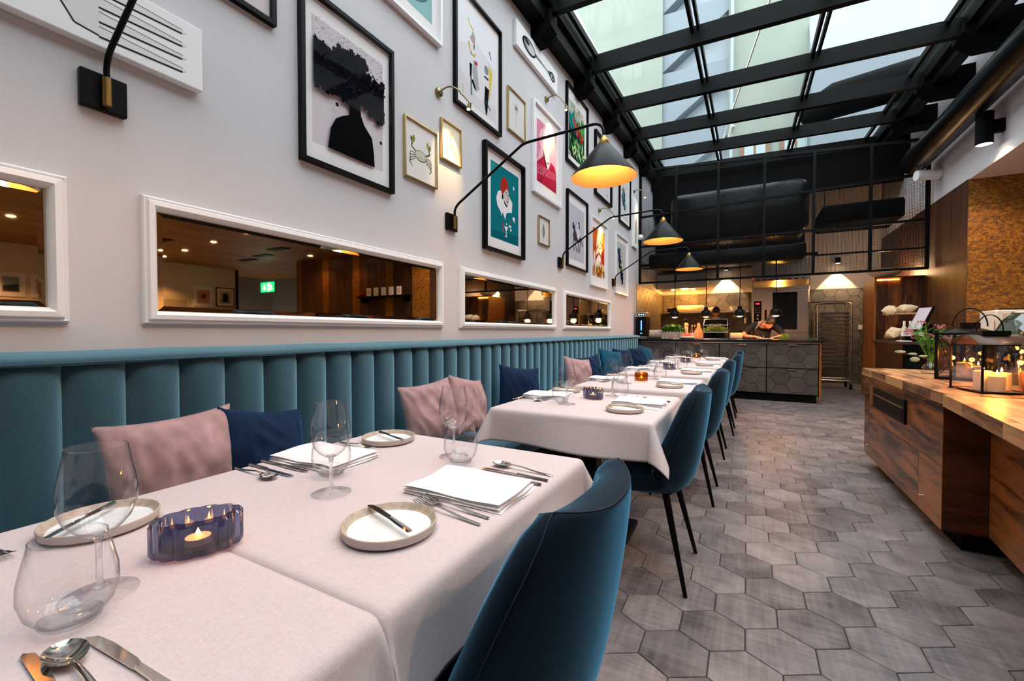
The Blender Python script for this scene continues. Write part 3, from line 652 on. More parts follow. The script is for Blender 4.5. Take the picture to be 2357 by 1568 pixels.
# bird figure print
A = Art(); A.poly(full, '#cfd0cf')
for i in range(34):
    v = .28+RN.random()*.42; A.ell(.45+(RN.random()-.5)*.3+.1*sin(v*9), v, .07+RN.random()*.06, .03+RN.random()*.03, RN.choice(['#20303c','#2f6f78','#6a3a44','#c98a3a','#1a1c24','#4f8f96']), rot=RN.random()*3, n=8)
A.ell(.62,.82,.12,.06,'#d9b069'); A.ell(.56,.84,.11,.055,'#cfd0cf')
picture('framed_print', 'black-framed print of a colourful feathered figure with a crescent', 7.43, 8.215, 3.075, 4.02, BF, .024, .035, A, (7.54, 8.10, 3.18, 3.9))
# blue bird
A = Art(); A.poly(full, '#bdbcbe'); A.poly([(0,0),(1,0),(1,.08),(0,.05)], '#d3c8c4')
for i in range(36):
    v = .1+RN.random()*.75; A.ell(.42+.18*sin(v*5+1)+(RN.random()-.5)*.2, v, .08+RN.random()*.06, .03+RN.random()*.035, RN.choice(['#141a28','#1d2a44','#0e1018','#2d4a6a']), rot=RN.random()*3, n=9)
for i in range(9): A.leaf(.45+RN.random()*.15, .35+RN.random()*.4, .1, .02, RN.random()*3, '#a3b81e', 1.3)
A.ell(.75,.15,.012,.007,'#e8e8e8')
picture('framed_print', 'white-framed print of a blue-black bird with yellow-green marks', 7.205, 8.035, 1.815, 2.845, WHITE, .03, .035, A, (7.32, 7.92, 1.95, 2.72))
# knife canvas
A = Art(); A.poly([(.45,.08),(.60,.10),(.62,.55),(.55,.62),(.44,.5)], '#4a4a4c'); A.line([(.52,.1),(.54,.6)], .03, '#1c1c1e', 2); A.poly([(.46,.62),(.58,.62),(.58,.93),(.50,.95)], '#b9b9bb')
canvas('narrow upright white canvas with an engraved knife beside the mesh screen', 8.40, 8.78, 2.805, 3.755, A)

# ================================================================== WALL LAMPS
GOLDIN = mat('gold_reflector', '#a9733a', .5, metal=.3)
BULB = emit('warm_bulb', '#ffcf7a', 26)
def swing_lamp(y_, label):
    t = thing('swing_arm_lamp', label, 'wall lamp', (0, y_, 1.98), group='black swing-arm lamps on the left wall')
    MB().box(.001, .028, -.062, .062, -.062, .062).build('wall_plate', BLACK, t, bevel=.004)
    MB().tube([(.045, 0, -.05), (.045, 0, .045)], .013, 14).tube([(.026, 0, -.04), (.045, 0, -.04)], .008, 8).build('hinge', BRASS, t, smooth=True)
    path = [(.045, 0, .04), (.045, 0, .075)]+arc((.045,0,.075), (.05,0,.11), (.085,0,.135), 5)[1:]+[(.58, 0, .437)]+arc((.60,0,.449), (.625,0,.462), (.66,0,.464), 4)+[(1.08, 0, .478)]+arc((1.10,0,.479), (1.18,0,.482), (1.18,0,.40), 8)+[(1.18,0,.385)]
    MB().tube(path, .009, 12).build('arm', BLACK, t, smooth=True)
    MB().lathe([(.001,.395),(.014,.392),(.016,.380),(.026,.372),(.030,.362),(.030,.350),(.036,.346),(.036,.338)], 20, (1.18,0,0)).build('cap', BRASS, t, smooth=50)
    MB().lathe([(.034,.340),(.042,.335),(.198,.145),(.2,.137)], 48, (1.18,0,0)).build('shade', BLACK, t, smooth=50)
    MB().lathe([(.03,.332),(.040,.329),(.1965,.139),(.2,.137)], 48, (1.18,0,0)).build('reflector', GOLDIN, t, smooth=50)
    MB().ell((1.18,0,.265), (.03,.03,.042)).build('bulb', BULB, t, smooth=True)
    lamp('lamp_light', t, (1.18,0,.20), 10, '#ffcb94', .05)
    return t
swing_lamp(.64, 'nearest swing-arm lamp, its plate below the fork canvas')
swing_lamp(2.63, 'swing-arm lamp with the largest shade, plate left of the teal print')
swing_lamp(4.78, 'swing-arm lamp in front of the rider print')
swing_lamp(7.10, 'farthest swing-arm lamp, plate beside the blue-black bird print')
def pic_light(y_, z_, label, power=1.2, lit=True):
    t = thing('picture_light', label, 'picture light', (0, y_, z_), group='brass gooseneck picture lights')
    MB().lathe([(.0,0),(.032,0),(.032,.022),(.028,.026),(0,.026)], 20).build('wall_rose', OLDBRASS, t, smooth=50).rotation_euler = (0, pi/2, 0)
    MB().tube(arc((.024,0,0), (.11,.0,.05), (.16,.05,-.01), 8)+arc((.165,.055,-.02), (.2,.09,-.06), (.21,.10,-.085), 4), .0055, 8).build('gooseneck', OLDBRASS, t, smooth=True)
    MB().tube([(.21,.10,-.078), (.20,.10,-.12)], [.012,.017], 12).build('spot_head', OLDBRASS, t, smooth=50)
    MB().ell((.199,.10,-.122), (.012,.012,.006), 10, 6).build('spot_lens', emit('spot_lens', '#fff0d0', 40), t)
    lamp('spot_light', t, (.195,.10,-.135), power*14, '#ffd08a', .012, 62, .8, (0, radians(35), 0))
pic_light(2.49, 2.88, 'brass picture light over the squid drawing')
pic_light(4.38, 3.72, 'brass picture light over the pink woman print')
pic_light(6.31, 2.98, 'brass picture light over the orange print')
pic_light(8.55, 3.9, 'brass picture light above the knife canvas')
t = thing('motion_detector', 'small white round detector on the wall beside the mesh screen', 'detector', (0, 8.96, 3.08))
MB().ell((.05,0,0), (.06,.055,.055)).build('dome', WHITE, t, smooth=True); MB().box(.0,.02,-.03,.03,-.05,.05).build('mount', WHITE, t)

# ================================================================== BANQUETTE
bq = thing('banquette', 'long teal channel-tufted banquette along the left wall', 'bench', (0, 0, 0))
Y0, Y1 = -1.06, 8.36; CW = .1551
MB().box(.012, .125, Y0, Y1, .0, 1.03).build('back_frame', BLACKM, bq)
def chan(u, v):
    yy = (u-.5)*CW; e = abs(2*u-1); bulge = .055*sqrt(max(0, 1-e**2.6)); z = .44+(1.068-.44)*v
    tp = 1-max(0, (v-.93)/.07)**2*.35
    return (.125+bulge*tp, yy, z)
cme = MB().grid(chan, 12, 14).mesh('channel', VELVB, True)
y = .4925-CW/2; ys = [y+i*CW for i in range(-9, 60)]
for y in ys:
    if y-CW/2 > Y0-.02 and y+CW/2 < Y1+.02: link('channel', cme, bq, (0, y, 0))
b = MB(); prof = [(.186,1.060),(.187,1.070),(.182,1.078),(.168,1.085),(.13,1.094),(.08,1.099),(.03,1.100),(.012,1.092),(.008,1.06)]
n = len(prof); vs = []
NS = 60
for i in range(NS+1):
    yy = Y0+(Y1-Y0)*i/NS; vs += [(px, yy, pz+.002*sin(i*1.7)) for px, pz in prof]
b.add(vs, [(i*n+k, i*n+k+1, (i+1)*n+k+1, (i+1)*n+k) for i in range(NS) for k in range(n-1)]+[tuple(range(n)), tuple(NS*n+k for k in range(n))[::-1]])
b.build('top_roll', VELVB, bq, smooth=60)
MB().tube([(.186, Y0, 1.066), (.186, Y1, 1.066)], .003, 6).build('piping', VELVB, bq)
yy = Y0
while yy < Y1-.1:
    ye = min(yy+1.57, Y1)
    MB().box(.13, .72, yy+.004, ye-.004, .34, .475).build('seat_cushion', VELVB, bq, bevel=.03, smooth=60); yy = ye
MB().box(.02, .66, Y0, Y1, .06, .34).build('seat_base', BLACKM, bq); MB().box(.05, .6, Y0+.02, Y1-.02, 0, .06).build('plinth', BLACKM, bq)

# ================================================================== CUSHIONS
def cushion(name_mat, loc, size, rot, label, seed, cat='cushion'):
    r = random.Random(seed); ph = [r.random()*6 for _ in range(8)]; N_ = 40; sx_ = r.choice((-1, 1)); sy_ = r.choice((-1, 1))
    def pt(u, v, s):
        a, b_ = 2*u-1, 2*v-1; th = (max(0, 1-abs(a)**2.4)*max(0, 1-abs(b_)**2.4))**.55
        pin = 1-.10*(1-abs(b_)**2) * abs(a)**3; pin2 = 1-.10*(1-abs(a)**2)*abs(b_)**3
        n1 = noise.noise(Vector((a*1.3+seed*3.1, b_*1.3, seed*1.7))); n2 = noise.noise(Vector((a*2.6+b_*1.2, b_*1.1-a*.6+seed*5.3, 2.2))); n3 = noise.noise(Vector((a*5.5, b_*2.2+a*1.5, seed*2.9)))
        q_ = atan2(b_-1.05*sx_, a-1.05*sy_)
        wr = .020*n1+.020*(.35-abs(n2))+.008*n3+.012*sin(11*q_+ph[1])*math.exp(-1.8*hypot(a-1.05*sy_, b_-1.05*sx_))
        cor = .02*(a*b_)*sin(ph[4])
        return (s*(.072*th+wr*th*1.1)+cor, a*size/2*pin, b_*size/2*pin2+.03*sin(3*a+ph[5])*(1-abs(b_))*b_)
    b = MB(); b.grid(lambda u, v: pt(u, v, 1), N_, N_); b.grid(lambda u, v: pt(u, v, -1), N_, N_)
    o = b.build(name_mat[0], name_mat[1], smooth=80, merge=True)
    o.location = loc; o.rotation_euler = rot
    return tag(o, label, cat, 'cushions on the banquette')
def cu(kind, y_, yaw, lean, roll, label, seed, size=.42, x=.36, z=None):
    m = {'pink': ('velvet_cushion', PINK), 'navy': ('velvet_cushion', NAVY), 'teal': ('velvet_cushion', TEAL)}[kind]
    cushion(m, (x, y_, z if z else .475+size*.48), size, (radians(roll), radians(-lean), radians(yaw)), label, seed)
cu('pink', .69, -6, 12, 3, 'dusty pink velvet cushion behind the front table', 1, .365, .36, .715)
cu('navy', .965, 2, 14, -9, 'navy velvet cushion touching the front pink cushion', 2, .35, .375, .70)
cu('pink', 1.965, -18, 14, 6, 'pink cushion with a stitched border in the leaning pair', 3, .37, .36, .69)
cu('pink', 2.27, 6, 16, -12, 'pink cushion at the right of the leaning pair', 4, .37, .42, .69)
cu('navy', 3.08, -34, 14, -6, 'navy cushion beside the second table\'s folded napkin', 5, .39, .36, .69)
cu('pink', 4.42, -22, 18, -8, 'single pink cushion behind the third table', 6, .40, .38, .69)
cu('navy', 4.95, -26, 16, 6, 'navy cushion just beyond the single pink cushion', 7, .38, .34, .69)
cu('teal', 5.72, -22, 18, -10, 'teal cushion behind the fourth table', 8, .44, .38, .71)
cu('navy', 6.5, -24, 16, -4, 'navy cushion behind the fifth table', 9, .42, .34, .70)
cu('navy', 7.4, -24, 16, 6, 'blue cushion second from the end of the banquette', 10, .42, .36, .70)
cu('teal', 7.98, -18, 20, -12, 'teal-blue cushion at the kitchen end of the banquette', 11, .42, .38, .70)
# ================================================================== TABLES AND CLOTHS
TOP = .755
ORD = ['zeroth', 'front', 'second', 'third', 'fourth', 'fifth', 'sixth']
TN = {0: 'the nearest table cut by the picture edge', 1: 'the front table', 2: 'the second table', 3: 'the third table', 4: 'the fourth table', 5: 'the fifth table', 6: 'the last table'}
TC = {0: (1.08, .010, .86, .86), 1: (1.08, .876, .86, .86), 2: (1.185, 2.395, .84, .86), 3: (1.235, 3.52, .82, .86), 4: (1.265, 4.66, .82, .86), 5: (1.29, 5.80, .82, .86), 6: (1.31, 6.95, .82, .86)}
def table(i):
    cx, cy, wx, wy = TC[i]
    t = thing('dining_table', f'black pedestal table under the pale cloth, {TN[i][4:]}' if i else 'black pedestal table nearest the camera under the pale cloth', 'table', (cx, cy, 0), group='dining tables')
    MB().box(-wx/2+.006, wx/2-.006, -wy/2+.006, wy/2-.006, TOP-.032, TOP-.006).build('tabletop', mat('table_top', '#3a2d24', .5), t)
    MB().box(-.045, .045, -.045, .045, .03, TOP-.03).build('pedestal', BLACK, t)
    MB().box(-.22, .22, -.22, .22, 0, .03).build('base_plate', BLACK, t, bevel=.004)
def cloth(i):
    cx, cy, wx, wy = TC[i]; ov = .175; r = random.Random(i+20); ph = [r.random()*6 for _ in range(6)]
    hx, hy = wx/2, wy/2; N_ = 64
    R0 = .022
    def hang(d):     # rounded edge: outward, down
        if d < R0*pi/2: a = d/R0; return R0*sin(a), R0*(1-cos(a))
        q = d-R0*pi/2; return R0+q*.16, R0+q*.985
    def pt(u, v):
        a, b_ = (2*u-1)*(hx+ov), (2*v-1)*(hy+ov)
        ex, ey = max(0, abs(a)-hx+.012), max(0, abs(b_)-hy+.012); sx, sy = (1 if a > 0 else -1), (1 if b_ > 0 else -1)
        bx, by = max(-hx+.012, min(hx-.012, a)), max(-hy+.012, min(hy-.012, b_)); z = TOP
        if ex or ey:
            d = hypot(ex, ey); ang = atan2(ey, ex); o, dn = hang(d)
            cf = sin(2*ang) if ex and ey else 0
            fl = o*(1+.0*cf)+cf*.32*max(0, d-.03)
            bx += sx*cos(ang)*fl; by += sy*sin(ang)*fl; z -= dn*(1-.10*cf)
            wv = max(0, d-.05)
            if ex and not ey: bx += sx*wv*.16*sin(b_*9+ph[0]); 
            if ey and not ex: by += sy*wv*.14*sin(a*8+ph[1])
            z += .006*sin(7*a+5*b_+ph[2])*wv*6
        if i == 0: by = min(by, hy+.002)
        if i == 1: by = max(by, -hy-.002)
        return (cx+bx, cy+by, z)
    # non-uniform sampling: denser at the edges
    b = MB()
    def axis(h):
        s = [-h-ov+ov*k/16 for k in range(16)]; s += [-h-.0+.012*k for k in range(3)]; s += [-h+.036+(2*h-.072)*k/16 for k in range(17)]; s += [h-.024+.012*k for k in range(3)]; s += [h+ov*k/16 for k in range(1, 17)]
        s = sorted(set(round(x, 5) for x in s)); return [(x/(h+ov)+1)/2 for x in s]
    au, av = axis(hx), axis(hy); nu = len(au)
    b.add([pt(u, v) for v in av for u in au], [(j*nu+i_, j*nu+i_+1, (j+1)*nu+i_+1, (j+1)*nu+i_) for j in range(len(av)-1) for i_ in range(nu-1)])
    o = b.build('tablecloth', CLOTH, smooth=70)
    md = o.modifiers.new('thickness', 'SOLIDIFY'); md.thickness = .0015; md.offset = 1
    lab = {0: 'pale pink linen tablecloth cut by the picture\'s bottom-left corner', 1: 'pale pink linen tablecloth on the front table, joined at a seam', 6: 'pale pink linen tablecloth on the last table before the kitchen'}.get(i, f'pale pink linen tablecloth draped over {TN[i]}')
    tag(o, lab, 'tablecloth', 'linen tablecloths')
for i in range(7): table(i); cloth(i)
CZ = TOP+.0025      # top of the cloth

# ================================================================== TABLEWARE PROTOTYPES
def wine_glass():
    t = thing('wine_glass', '-', 'wine glass', (0,0,0))
    bowl = [(.004,.092),(.014,.094),(.028,.104),(.040,.120),(.0465,.140),(.0475,.155),(.045,.180),(.040,.205),(.0365,.228)]
    MB().lathe(bowl, 36).build('bowl', GLASS, t, smooth=80)
    MB().lathe([(.0357,.2275),(.0369,.2275),(.0369,.2290),(.0357,.2290),(.0357,.2275)], 36).build('rim', GLASS, t, smooth=80)
    MB().lathe([(.0465,.001),(.047,.002),(.040,.0035),(.020,.006),(.008,.011)], 36).build('foot', GLASS, t, smooth=50)
    MB().lathe([(.0001,.009),(.008,.011),(.0045,.025),(.0040,.055),(.0043,.080),(.007,.0925),(.012,.0955),(.0001,.0945)], 28).build('stem', STEMG, t, smooth=50)
    return t
def tumbler():
    t = thing('stemless_glass', '-', 'glass', (0,0,0))
    MB().lathe([(.0001,.006),(.020,.006),(.034,.012),(.046,.028),(.0515,.050),(.0505,.072),(.045,.098),(.0395,.122)], 36).build('bowl', GLASS, t, smooth=80)
    MB().lathe([(.0001,.0003),(.022,.0003),(.032,.005),(.034,.0115),(.020,.0058),(.0001,.0058)], 28).build('base', STEMG, t, smooth=50)
    MB().lathe([(.0388,.1215),(.040,.1215),(.040,.123),(.0388,.123),(.0388,.1215)], 36).build('rim', GLASS, t, smooth=80)
    return t
GLAZE = mat('speckled_glaze', '#e6eaee', .25, noise=.06, nscale=45)
RIMG = mat('sand_rim', '#b3a698', .5, noise=.2, nscale=60); STONE = mat('stoneware', '#b9aeaa', .6)
def plate():
    t = thing('bread_plate', '-', 'plate', (0,0,0))
    MB().lathe([(.001,.0005),(.083,.0005),(.092,.005),(.0945,.018),(.0940,.0205)], 48).build('plate_body', STONE, t, smooth=50)
    MB().lathe([(.0940,.0205),(.0925,.0215),(.0905,.0205),(.0885,.012),(.082,.0075)], 48).build('rim', RIMG, t, smooth=60)
    MB().lathe([(.082,.0075),(.06,.0065),(.001,.0065)], 48).build('well', GLAZE, t, smooth=60)
    return t
def strip(pts, thick, n=6):
    """flat-ish metal strip: pts = (x, halfwidth, z)"""
    b = MB(); vs = []
    for x, h, z in pts:
        vs += [(x, -h, z), (x, -h*.6, z+thick), (x, h*.6, z+thick), (x, h, z)]
    m_ = len(pts)
    b.add(vs, [(4*i+k, 4*i+(k+1) % 4, 4*i+4+(k+1) % 4, 4*i+4+k) for i in range(m_-1) for k in range(4)]+[(0,1,2,3), tuple(4*(m_-1)+k for k in (3,2,1,0))])
    return b
def fork():
    t = thing('fork', '-', 'fork', (0,0,0))
    strip([(0,.0035,.001),(.004,.0045,.0012),(.05,.0042,.003),(.10,.0030,.009),(.125,.0028,.010),(.138,.006,.007),(.150,.0105,.004),(.158,.0115,.004)], .0022).build('handle', CHROME, t, smooth=60)
    for k in range(4):
        yy = (k-1.5)*.0065; strip([(.156,.0021,.004),(.175,.0019,.006),(.195,.0010,.012)], .0014).build('tine', CHROME, t).location = (0, yy, 0)
    return t
def knife(l=.215):
    t = thing('table_knife', '-', 'knife', (0,0,0))
    strip([(0,.004,.0012),(.003,.0055,.0012),(.05,.005,.002),(l*.44,.0042,.003)], .0045).build('handle', CHROME, t, smooth=60)
    b = MB(); b.prism([(l*.44,-.005),(l*.52,-.0075),(l*.8,-.0085),(l*.95,-.006),(l,.003),(l*.97,.006),(l*.44,.0045)], .002, .0033, lambda a, c, d: (a, c, d)); b.build('blade', CHROME, t)
    return t
def spoon():
    t = thing('spoon', '-', 'spoon', (0,0,0))
    strip([(0,.0035,.001),(.004,.0048,.0012),(.05,.0042,.003),(.10,.0030,.009),(.130,.0028,.010),(.142,.005,.008)], .0022).build('handle', CHROME, t, smooth=60)
    def pt(u, v):
        a = 2*pi*u; rr = v; x = .168+.032*rr*cos(a); y_ = .0205*rr*sin(a)*(1+.12*cos(a)); return (x, y_, .0015+.0085*rr*rr)
    MB().grid(pt, 28, 8).build('bowl', CHROME, t, smooth=80)
    return t
def napkin():
    t = thing('napkin', '-', 'napkin', (0,0,0))
    for k, (s, dz) in enumerate(((1.0, 0), (.985, .008), (.97, .016))):
        def top(u, v): a, c = (2*u-1), (2*v-1); e = max(abs(a), abs(c)); return (a*.14*s+.004*sin(3*c+k), c*.095*s+.003*sin(5*a+k)*(1 if c > 0 else .3), dz+.0075*(1-.75*max(0, e-.93)/.07)+.0015*sin(4*a+k*2)+.0015*sin(3*c+2*a))
        def bot(u, v): p = top(u, v); return (p[0], p[1], dz+.0004)
        b = MB(); b.grid(top, 20, 16); b.grid(bot, 20, 16); b.build('fold', NAPK, t, smooth=70, merge=True)
    return t
def tealight(kind):
    t = thing('tealight_holder', '-', 'candle holder', (0,0,0)); M = BLUEG if kind == 'blue' else AMBER
    if kind == 'blue':
        n = 12; pr = [(.052,.004),(.056,.012),(.056,.060),(.052,.066)]; vs = []; fs = []
        b = MB(); NN = 120
        def rad(k): q = (k*n/NN) % 1; return 1-.10*(1-abs(sin(pi*k*n/NN)))**1.3
        for (rr, z) in [(.001,.003)]+pr+[(.045,.066),(.045,.014),(.001,.012)]:
            vs += [(rr*rad(k)*cos(2*pi*k/NN)*1.30, rr*rad(k)*sin(2*pi*k/NN)*.84, z) for k in range(NN)]
        b.add(vs, [(i*NN+k, i*NN+(k+1) % NN, (i+1)*NN+(k+1) % NN, (i+1)*NN+k) for i in range(7) for k in range(NN)]); b.build('holder', M, t, smooth=25)
    else:
        MB().lathe([(.001,.002),(.046,.002),(.054,.008),(.055,.055),(.046,.070),(.043,.070),(.049,.055),(.048,.012),(.001,.010)], 40).build('holder', M, t, smooth=40)
    MB().lathe([(.001,.014),(.020,.014),(.020,.026),(.001,.026)], 20).build('candle', WAX, t)
    MB().lathe([(.0005,.027),(.004,.030),(.0042,.033),(.0018,.038),(.0003,.042)], 10).build('flame', FLAME, t, smooth=True)
    lamp('flame_light', t, (0,0,.06), .3, '#ff9a3c', .01)
    return t
PROTO = {}
USED = set()
def put(kind, x, y_, rz, label, group, z=CZ):
    if kind not in PROTO:
        PROTO[kind] = {'wine': wine_glass, 'tumbler': tumbler, 'plate': plate, 'fork': fork, 'knife': knife, 'butter': lambda: knife(.175), 'spoon': spoon, 'napkin': napkin, 'blue': lambda: tealight('blue'), 'amber': lambda: tealight('amber')}[kind]()
    o = PROTO[kind]
    if kind in USED: o = dup(o)
    USED.add(kind); o.location = (x, y_, z); o.rotation_euler = (0, 0, rz); o['label'] = label; o['group'] = group
    return o
def jit(s): return (random.random()-.5)*s
SIDE = {'r': 'chair side', 'l': 'banquette side'}
def setting(i, side, cx, cy, only=None, lite=False, wg=(.07,.215), tu=(.125,.17)):
    s = 1 if side == 'r' else -1; rz = 0 if side == 'r' else pi; T = TN[i]; S = SIDE[side]
    def at(dx, dy): return cx+s*dx, cy+s*dy
    def go(kind, dx, dy, r, lab, grp, z=CZ):
        if only and lab.split(',')[0] not in only: return
        x, y_ = at(dx, dy); put(kind, x+jit(.006), y_+jit(.006), r+rz+jit(.06), f'{lab.split(",")[1]} on {T}, {S}', grp, z)
    go('napkin', .28, .0, .02, 'nap,folded white napkin', 'folded napkins')
    go('plate', .262, -.265, 0, 'plate,stoneware bread plate', 'bread plates')
    go('butter', .335, -.285, pi-.28, 'butter,butter knife lying on the bread plate', 'butter knives', CZ+.0195)
    go('fork', .41, -.122, pi-.06, 'fork1,fork next to the napkin', 'forks')
    if not lite: go('fork', .41, -.162, pi-.10, 'fork2,outer fork', 'forks')
    go('knife', .425, .112, pi-.02, 'knife1,table knife next to the napkin', 'knives')
    if not lite: go('knife', .425, .150, pi-.06, 'knife2,outer table knife', 'knives')
    go('spoon', .425, .190, pi-.05, 'spoon,dessert spoon', 'spoons')
    go('wine', wg[0], wg[1], 0, 'wine,stemmed wine glass', 'wine glasses')
    go('tumbler', tu[0], tu[1], 0, 'tumbler,stemless glass', 'stemless glasses')
# front table
setting(1, 'r', 1.078, .905); setting(1, 'l', 1.078, .905, wg=(.010, .188), tu=(.125, .10))
# nearest table: what the photograph shows of it
put('plate', .800, .368, 0, 'stoneware bread plate behind the nearest wine glass', 'bread plates')
put('butter', .735, .41, -.9, 'butter knife on the plate behind the nearest wine glass', 'butter knives', CZ+.0195)
put('wine', 1.105, .268, 0, 'wine glass nearest the camera at the left', 'wine glasses')
put('tumbler', 1.155, .222, 0, 'stemless glass nearest the camera at the left edge', 'stemless glasses')
put('spoon', 1.41, .19, pi-.02, 'spoon at the bottom-left edge of the picture', 'spoons')
put('knife', 1.43, .235, pi+.06, 'knife beside the spoon at the bottom-left edge', 'knives')
put('knife', 1.40, .160, pi-.06, 'orange-glinting knife left of the spoon at the bottom edge', 'knives')
put('fork', .64, .21, .12, 'fork tips at the picture\'s left edge', 'forks')
put('blue', 1.085, .412, 1.05, 'blue ribbed glass tealight holder on the table seam', 'tealight holders')
for i, (cx, cy, c, dy) in {2: (1.165, 2.45, 'blue', .05), 3: (1.215, 3.56, 'amber', .05), 4: (1.245, 4.70, 'blue', .15), 5: (1.27, 5.84, 'blue', .2), 6: (1.29, 7.0, 'amber', .2)}.items():
    setting(i, 'r', cx, cy, lite=i > 3); setting(i, 'l', cx, cy, lite=i > 3)
    put(c, cx-.005, cy+dy, -.5, f'{"ribbed blue" if c == "blue" else "round amber"} glass tealight holder on {TN[i]}', 'tealight holders')

# ================================================================== CHAIRS
def make_chair():
    t = thing('dining_chair', '-', 'chair', (0,0,0))
    # centre line of the shell, (x, z, half width, side curl); the chair faces -x
    prof = [(-.235,.425,.185,.010),(-.20,.432,.208,.020),(-.12,.430,.222,.032),(-.02,.424,.232,.050),(.07,.420,.238,.078),(.135,.432,.240,.110),(.180,.480,.240,.135),(.206,.560,.238,.138),(.224,.650,.234,.122),(.238,.740,.224,.098),(.247,.815,.206,.074),(.251,.860,.182,.060),(.253,.885,.150,.052)]
    TH = .062
    def sample(t_):
        q = t_*(len(prof)-1); i = min(int(q), len(prof)-2); f = q-i
        def cr(k):
            p0, p1, p2, p3 = (prof[max(0, min(len(prof)-1, j))][k] for j in (i-1, i, i+1, i+2))
            return .5*((2*p1)+(-p0+p2)*f+(2*p0-5*p1+4*p2-p3)*f*f+(-p0+3*p1-3*p2+p3)*f**3)
        return [cr(k) for k in range(4)]
    def pt(u, v):
        x, z, hw, cu_ = sample(v); x2, z2 = sample(min(1, v+.01))[:2]; x1, z1 = sample(max(0, v-.01))[:2]
        tx, tz = x2-x1, z2-z1; l = hypot(tx, tz) or 1; nx, nz = -tz/l, tx/l       # inward normal: up for the seat, -x for the back
        a = 2*u-1; c = cu_*abs(a)**2.5
        return Vector((x+nx*c, a*hw, z+nz*c))
    def nrm(u, v):
        e = .004; du = pt(min(1, u+e), v)-pt(max(0, u-e), v); dv = pt(u, min(1, v+e))-pt(u, max(0, v-e)); return du.cross(dv).normalized()
    def rim(u, v):
        hw = sample(v)[2]; e = min((1-abs(2*u-1))*hw*1.35, v*1.3, (1-v)*1.3); q = min(1, e/(TH*.55)); return sqrt(max(0, 1-(1-q)**2))
    def axis_(n, k): return [.5-.5*cos(pi*i/n)*(1-k)-k*.5*(1-2*i/n) for i in range(n+1)]
    us, vs_ = axis_(30, .35), axis_(44, .55); nu = len(us); b = MB()
    for sg in (1, -1):
        b.add([pt(u, v)+nrm(u, v)*sg*TH/2*rim(u, v) for v in vs_ for u in us], [(j*nu+i, j*nu+i+1, (j+1)*nu+i+1, (j+1)*nu+i) for j in range(len(vs_)-1) for i in range(nu-1)])
    b.build('shell', VELVC, t, smooth=85, merge=True)
    loop_ = [(.965, .46+.525*k/40) for k in range(41)]+[(.965-.93*k/20, .985) for k in range(1, 20)]+[(.035, .985-.525*k/40) for k in range(41)]
    n0 = nrm(.5, .8); sg = 1 if n0.x > 0 else -1
    MB().tube([pt(u, v)+nrm(u, v)*sg*(TH/2*rim(u, v)+.0005) for u, v in loop_], .0014, 6).build('piping', mat('dark_piping', '#06192b', .8), t, smooth=True)
    for (tx, ty, bx, by) in ((-.13,.14,-.21,.195),(-.13,-.14,-.21,-.195),(.10,.14,.20,.215),(.10,-.14,.20,-.215)):
        MB().tube([(tx, ty, .432), (bx, by, 0)], [.017, .009], 12).build('leg', BLACK, t, smooth=True)
    MB().box(-.15, .13, -.15, .15, .418, .432).build('seat_frame', BLACK, t)
    return t
ch = make_chair()
CH = [(1.505, .735, -2, 'blue velvet chair at the front table, seen closest from behind'), (1.545, 2.205, 0, 'blue velvet chair at the second table, its legs in full view'), (1.585, 3.335, 0, 'blue velvet chair at the third table'), (1.60, 4.535, 0, 'blue velvet chair at the fourth table'), (1.65, 5.58, 0, 'blue velvet chair at the fifth table, clear of its neighbour'), (1.65, 6.72, 0, 'farthest blue velvet chair, at the last table by the kitchen')]
for k, (x, y_, a, lab) in enumerate(CH):
    o = ch if k == 0 else dup(ch); o.location = (x, y_, 0); o.rotation_euler = (0, 0, radians(a)); o['label'] = lab; o['group'] = 'blue velvet dining chairs'
# ================================================================== KITCHEN COUNTER
kc = thing('kitchen_counter', 'long dark hexagon-tiled kitchen counter with black top at the end of the room', 'counter', (0, 8.4, 0))
CT = mat('black_stone', '#0a0a0b', .18, noise=.3, nscale=30)
MB().box(.005, 3.03, -.03, .82, .985, 1.03).build('worktop', CT, kc, bevel=.004)
MB().box(.005, 3.0, .0, .78, .965, .98).build('trim_rail', STEEL, kc)
MB().box(.005, 2.985, .022, .76, .12, .965).build('body', BLACKM, kc)
MB().box(.02, 2.96, .03, .7, 0, .12).build('plinth', BLACKM, kc)
MB().box(2.99, 3.02, -.005, .78, .10, .965).build('end_panel', WALNUTV, kc)
cols = [.012, .815, 1.54, 2.262, 2.985]
for c in range(4):
    for z0, z1 in ((.135, .55), (.562, .955)):
        x0, x1 = cols[c]+.006, cols[c+1]-.006
        d = MB().box(x0, x1, .008, .022, z0, z1).build('drawer', CTILE, kc)
        for cx, cz, p, full_ in hexes(x0, x1, z0, z1, .146, .003, True, .06, .03):
            n = len(p); gx = sum(q[0] for q in p)/n; gz = sum(q[1] for q in p)/n
            ins = [(gx+(q[0]-gx)*.97, gz+(q[1]-gz)*.97) for q in p]
            MB().add([(a, 0, b) for a, b in ins]+[(a, .008, b) for a, b in p], [tuple(range(n))]+[(k, (k+1) % n, (k+1) % n+n, k+n) for k in range(n)]).build('tile', CTILE, d)
        if c: MB().box((x0+x1)/2-.06, (x0+x1)/2+.06, -.022, .004, z1-.004, z1+.001).box((x0+x1)/2-.06, (x0+x1)/2+.06, -.022, -.019, z1-.02, z1).build('pull_handle', STEEL, d)

